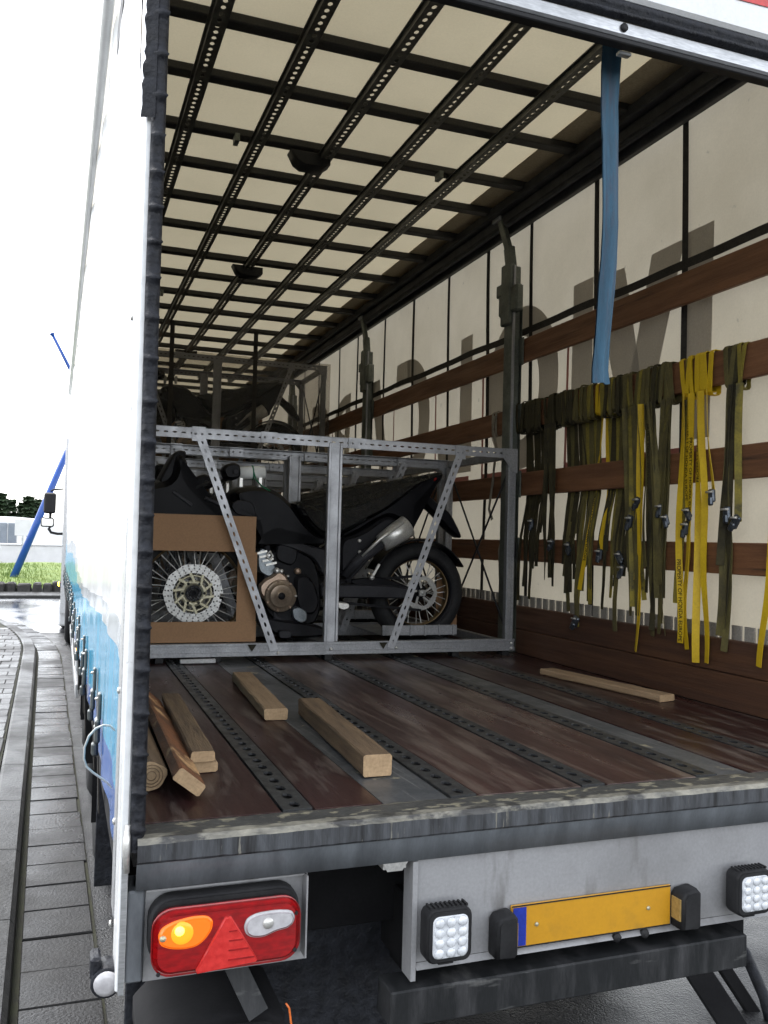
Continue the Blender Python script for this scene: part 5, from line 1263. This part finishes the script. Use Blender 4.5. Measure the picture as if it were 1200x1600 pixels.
# grey strap on the board further in, next to the side post
def free_strap(name,label,m,px_pts,x,w,ratchet=None):
    t=thing(name,label,'strap',at(px_pts[0][0],px_pts[0][1],0,x))
    pts=[(at(a,b,0,x-.004*(i%2)),Vector((0,1,0))) for i,(a,b) in enumerate(px_pts)]
    c=MB(); ribbon(c,pts,w); c.build('webbing',M[m],t)
    return t
t_=free_strap('lashing_strap','grey strap looped over the board beside the green side post','grey_strap',[(773,650),(770,672),(773,684),(776,700),(772,730),(770,752),(766,780),(764,795),(769,812)],2.452,.03)
for dx in (0,.045):
    p=at(775,660,0,2.455); c=MB(); ribbon(c,loop_path(p.y+dx,.006,.004,.004),.026,ends=False); c.build('board_loop',M['grey_strap'],t_)
t_=free_strap('lashing_strap','grey strap with black ratchet handle hanging behind the crate corner','grey_strap',[(790,842),(783,846),(780,860),(781,900),(783,935),(780,960),(781,1000),(783,1010)],2.44,.028)
c=MB(); p=at(800,862,0,2.43); c.pillow(rrect(-.03,.04,-.05,.07,.025),-.02,.02,.008,.005); c.v=[Vector((p.x+v.y*.6,p.y+v.x,p.z+v.z)) for v in c.v]; c.build('ratchet_handle',M['black'],t_)
c=MB(); p=at(789,930,0,2.43); c.box((p.x-.012,p.y-.03,p.z-.05),(p.x+.01,p.y+.03,p.z+.04),.006); c.build('ratchet',M['buckle'],t_)
# blue strap from the header
t=thing('blue_strap','wide worn blue webbing strap hanging from the rear header','strap',(1.26,.09,1.14))
pts=[]
for i,(a,b,wv) in enumerate(((958,70,0),(958,110,.0),(957,160,.1),(956,220,.05),(953,290,-.15),(951,350,-.25),(949,410,-.1),(947,470,.05),(945,530,.15),(942,575,.1),(941,598,.05))):
    p=at(a,b,1,.09); pts.append((Vector((p.x,.09+.012*math.sin(i*.9),p.z)),Vector((math.cos(wv),math.sin(wv),0))))
# resample smoothly
fine=[]
for i in range(len(pts)-1):
    for k in range(5): f=k/5; fine.append((pts[i][0].lerp(pts[i+1][0],f),pts[i][1].lerp(pts[i+1][1],f)))
fine.append(pts[-1]); c=MB()
vs=[];fs=[];nc=8
for i,(p,wd_) in enumerate(fine):
    f=i/len(fine); w_=.064-.012*math.sin(math.pi*min(1,max(0,(f-.25)/.4)))*(1 if .25<f<.65 else 0)
    for k in range(nc+1):
        u=k/nc-.5; vs.append(p+wd_*w_*u+Vector((0,.008*math.cos(u*6.28*1.5+f*3)*(.3+f),0)))
for i in range(len(fine)-1):
    for k in range(nc): fs.append((i*(nc+1)+k,i*(nc+1)+k+1,(i+1)*(nc+1)+k+1,(i+1)*(nc+1)+k))
c.add(vs,fs,0,True); c.build('webbing',M['blue_strap'],t)
vs2=[v+Vector((0,.006,0)) for v in vs]; c=MB(); c.add(vs2,[f[::-1] for f in fs],0,True); c.build('webbing_back_layer',M['blue_strap'],t)
# ================================================================== TIMBER ON THE FLOOR
def timber(name,label,a,b,w,h,m,roll=0,z0=.002,par_label=None):
    a=Vector((a[0],a[1],0)); b=Vector((b[0],b[1],0)); d=b-a; L=d.length; d.normalize(); x=Vector((d.y,-d.x,0))
    mm_=Matrix((x,d,Vector((0,0,1)))).transposed().to_4x4(); mm_=mm_ @ Matrix.Rotation(roll,4,'Y')
    c=MB(); n=10
    # subdivided beam with slightly uneven edges
    vs=[];fs=[];ch=.005; prof=[(-w/2+ch,0),(w/2-ch,0),(w/2,ch),(w/2,h-ch),(w/2-ch,h),(-w/2+ch,h),(-w/2,h-ch),(-w/2,ch)]; m8=len(prof)
    for i in range(n+1):
        for (px_,pz_) in prof: vs.append((px_+random.uniform(-.0015,.0015),L*i/n,pz_+random.uniform(-.001,.001)))
    for i in range(n):
        for k in range(m8): fs.append((i*m8+k,i*m8+(k+1)%m8,(i+1)*m8+(k+1)%m8,(i+1)*m8+k))
    c.add(vs,fs,0); c.add(vs[:m8],[tuple(range(m8))[::-1]],1); c.add(vs[-m8:],[tuple(range(m8))],1)
    o=c.build(name,[M[m],M['timber_end']]); o.matrix_world=Matrix.Translation((a.x,a.y,z0)) @ mm_
    o['label']=label; o['category']='timber'; o['group']='loose timber on the cargo floor'
    return o
timber('timber_batten','short pale batten lying on the floor just behind the crate',(.565,1.14),(.61,2.03),.088,.042,'timber_pale')
timber('timber_beam','thick weathered square beam lying across the grey floor strip',(.668,.32),(.712,1.215),.086,.062,'timber')
timber('timber_batten','thin pale batten lying along the foot of the boarded wall',(2.31,1.14),(2.19,1.95),.09,.03,'timber_pale')
timber('timber_batten','weathered batten lying on top of another one by the rubber gasket',(.197,.475),(.215,1.42),.068,.03,'timber',0,.034)
timber('timber_batten','pale batten under the weathered one by the rubber gasket',(.205,.485),(.225,1.42),.07,.03,'timber_pale')
# bark edged slab leaning on its side
o=timber('timber_slab','reddish bark edged slab tilted against the stacked battens',(.115,.225),(.125,1.42),.085,.035,'bark',math.radians(38),.035)
# round log
t=thing('round_log','grey barked round log with pale sawn end by the gasket','log',(.035,.33,0))
c=MB(); vs=[];fs=[]; n=18
for j in range(7):
    for k in range(n):
        a=2*math.pi*k/n; r_=.038*(1+.08*math.sin(3*a+1)+.05*math.sin(5*a)); vs.append((.042+r_*math.cos(a),.335+.9*j/6,.042+r_*math.sin(a)+random.uniform(-.001,.001)))
for j in range(6):
    for k in range(n): fs.append((j*n+k,j*n+(k+1)%n,(j+1)*n+(k+1)%n,(j+1)*n+k))
c.add(vs,fs,0,True); c.build('bark',M['timber'],t)
c=MB(); c.add([(v[0],v[1]-.0005,v[2]) for v in vs[:n]],[tuple(range(n))[::-1]]); c.build('sawn_end',M['timber_end'],t)
for r_ in (.012,.021,.029):
    c=MB(); c.tube([(.042+r_*math.cos(2*math.pi*k/16),.3342,.042+r_*math.sin(2*math.pi*k/16)) for k in range(16)],.0012,4,closed=True); c.build('growth_ring',M['timber'],t)
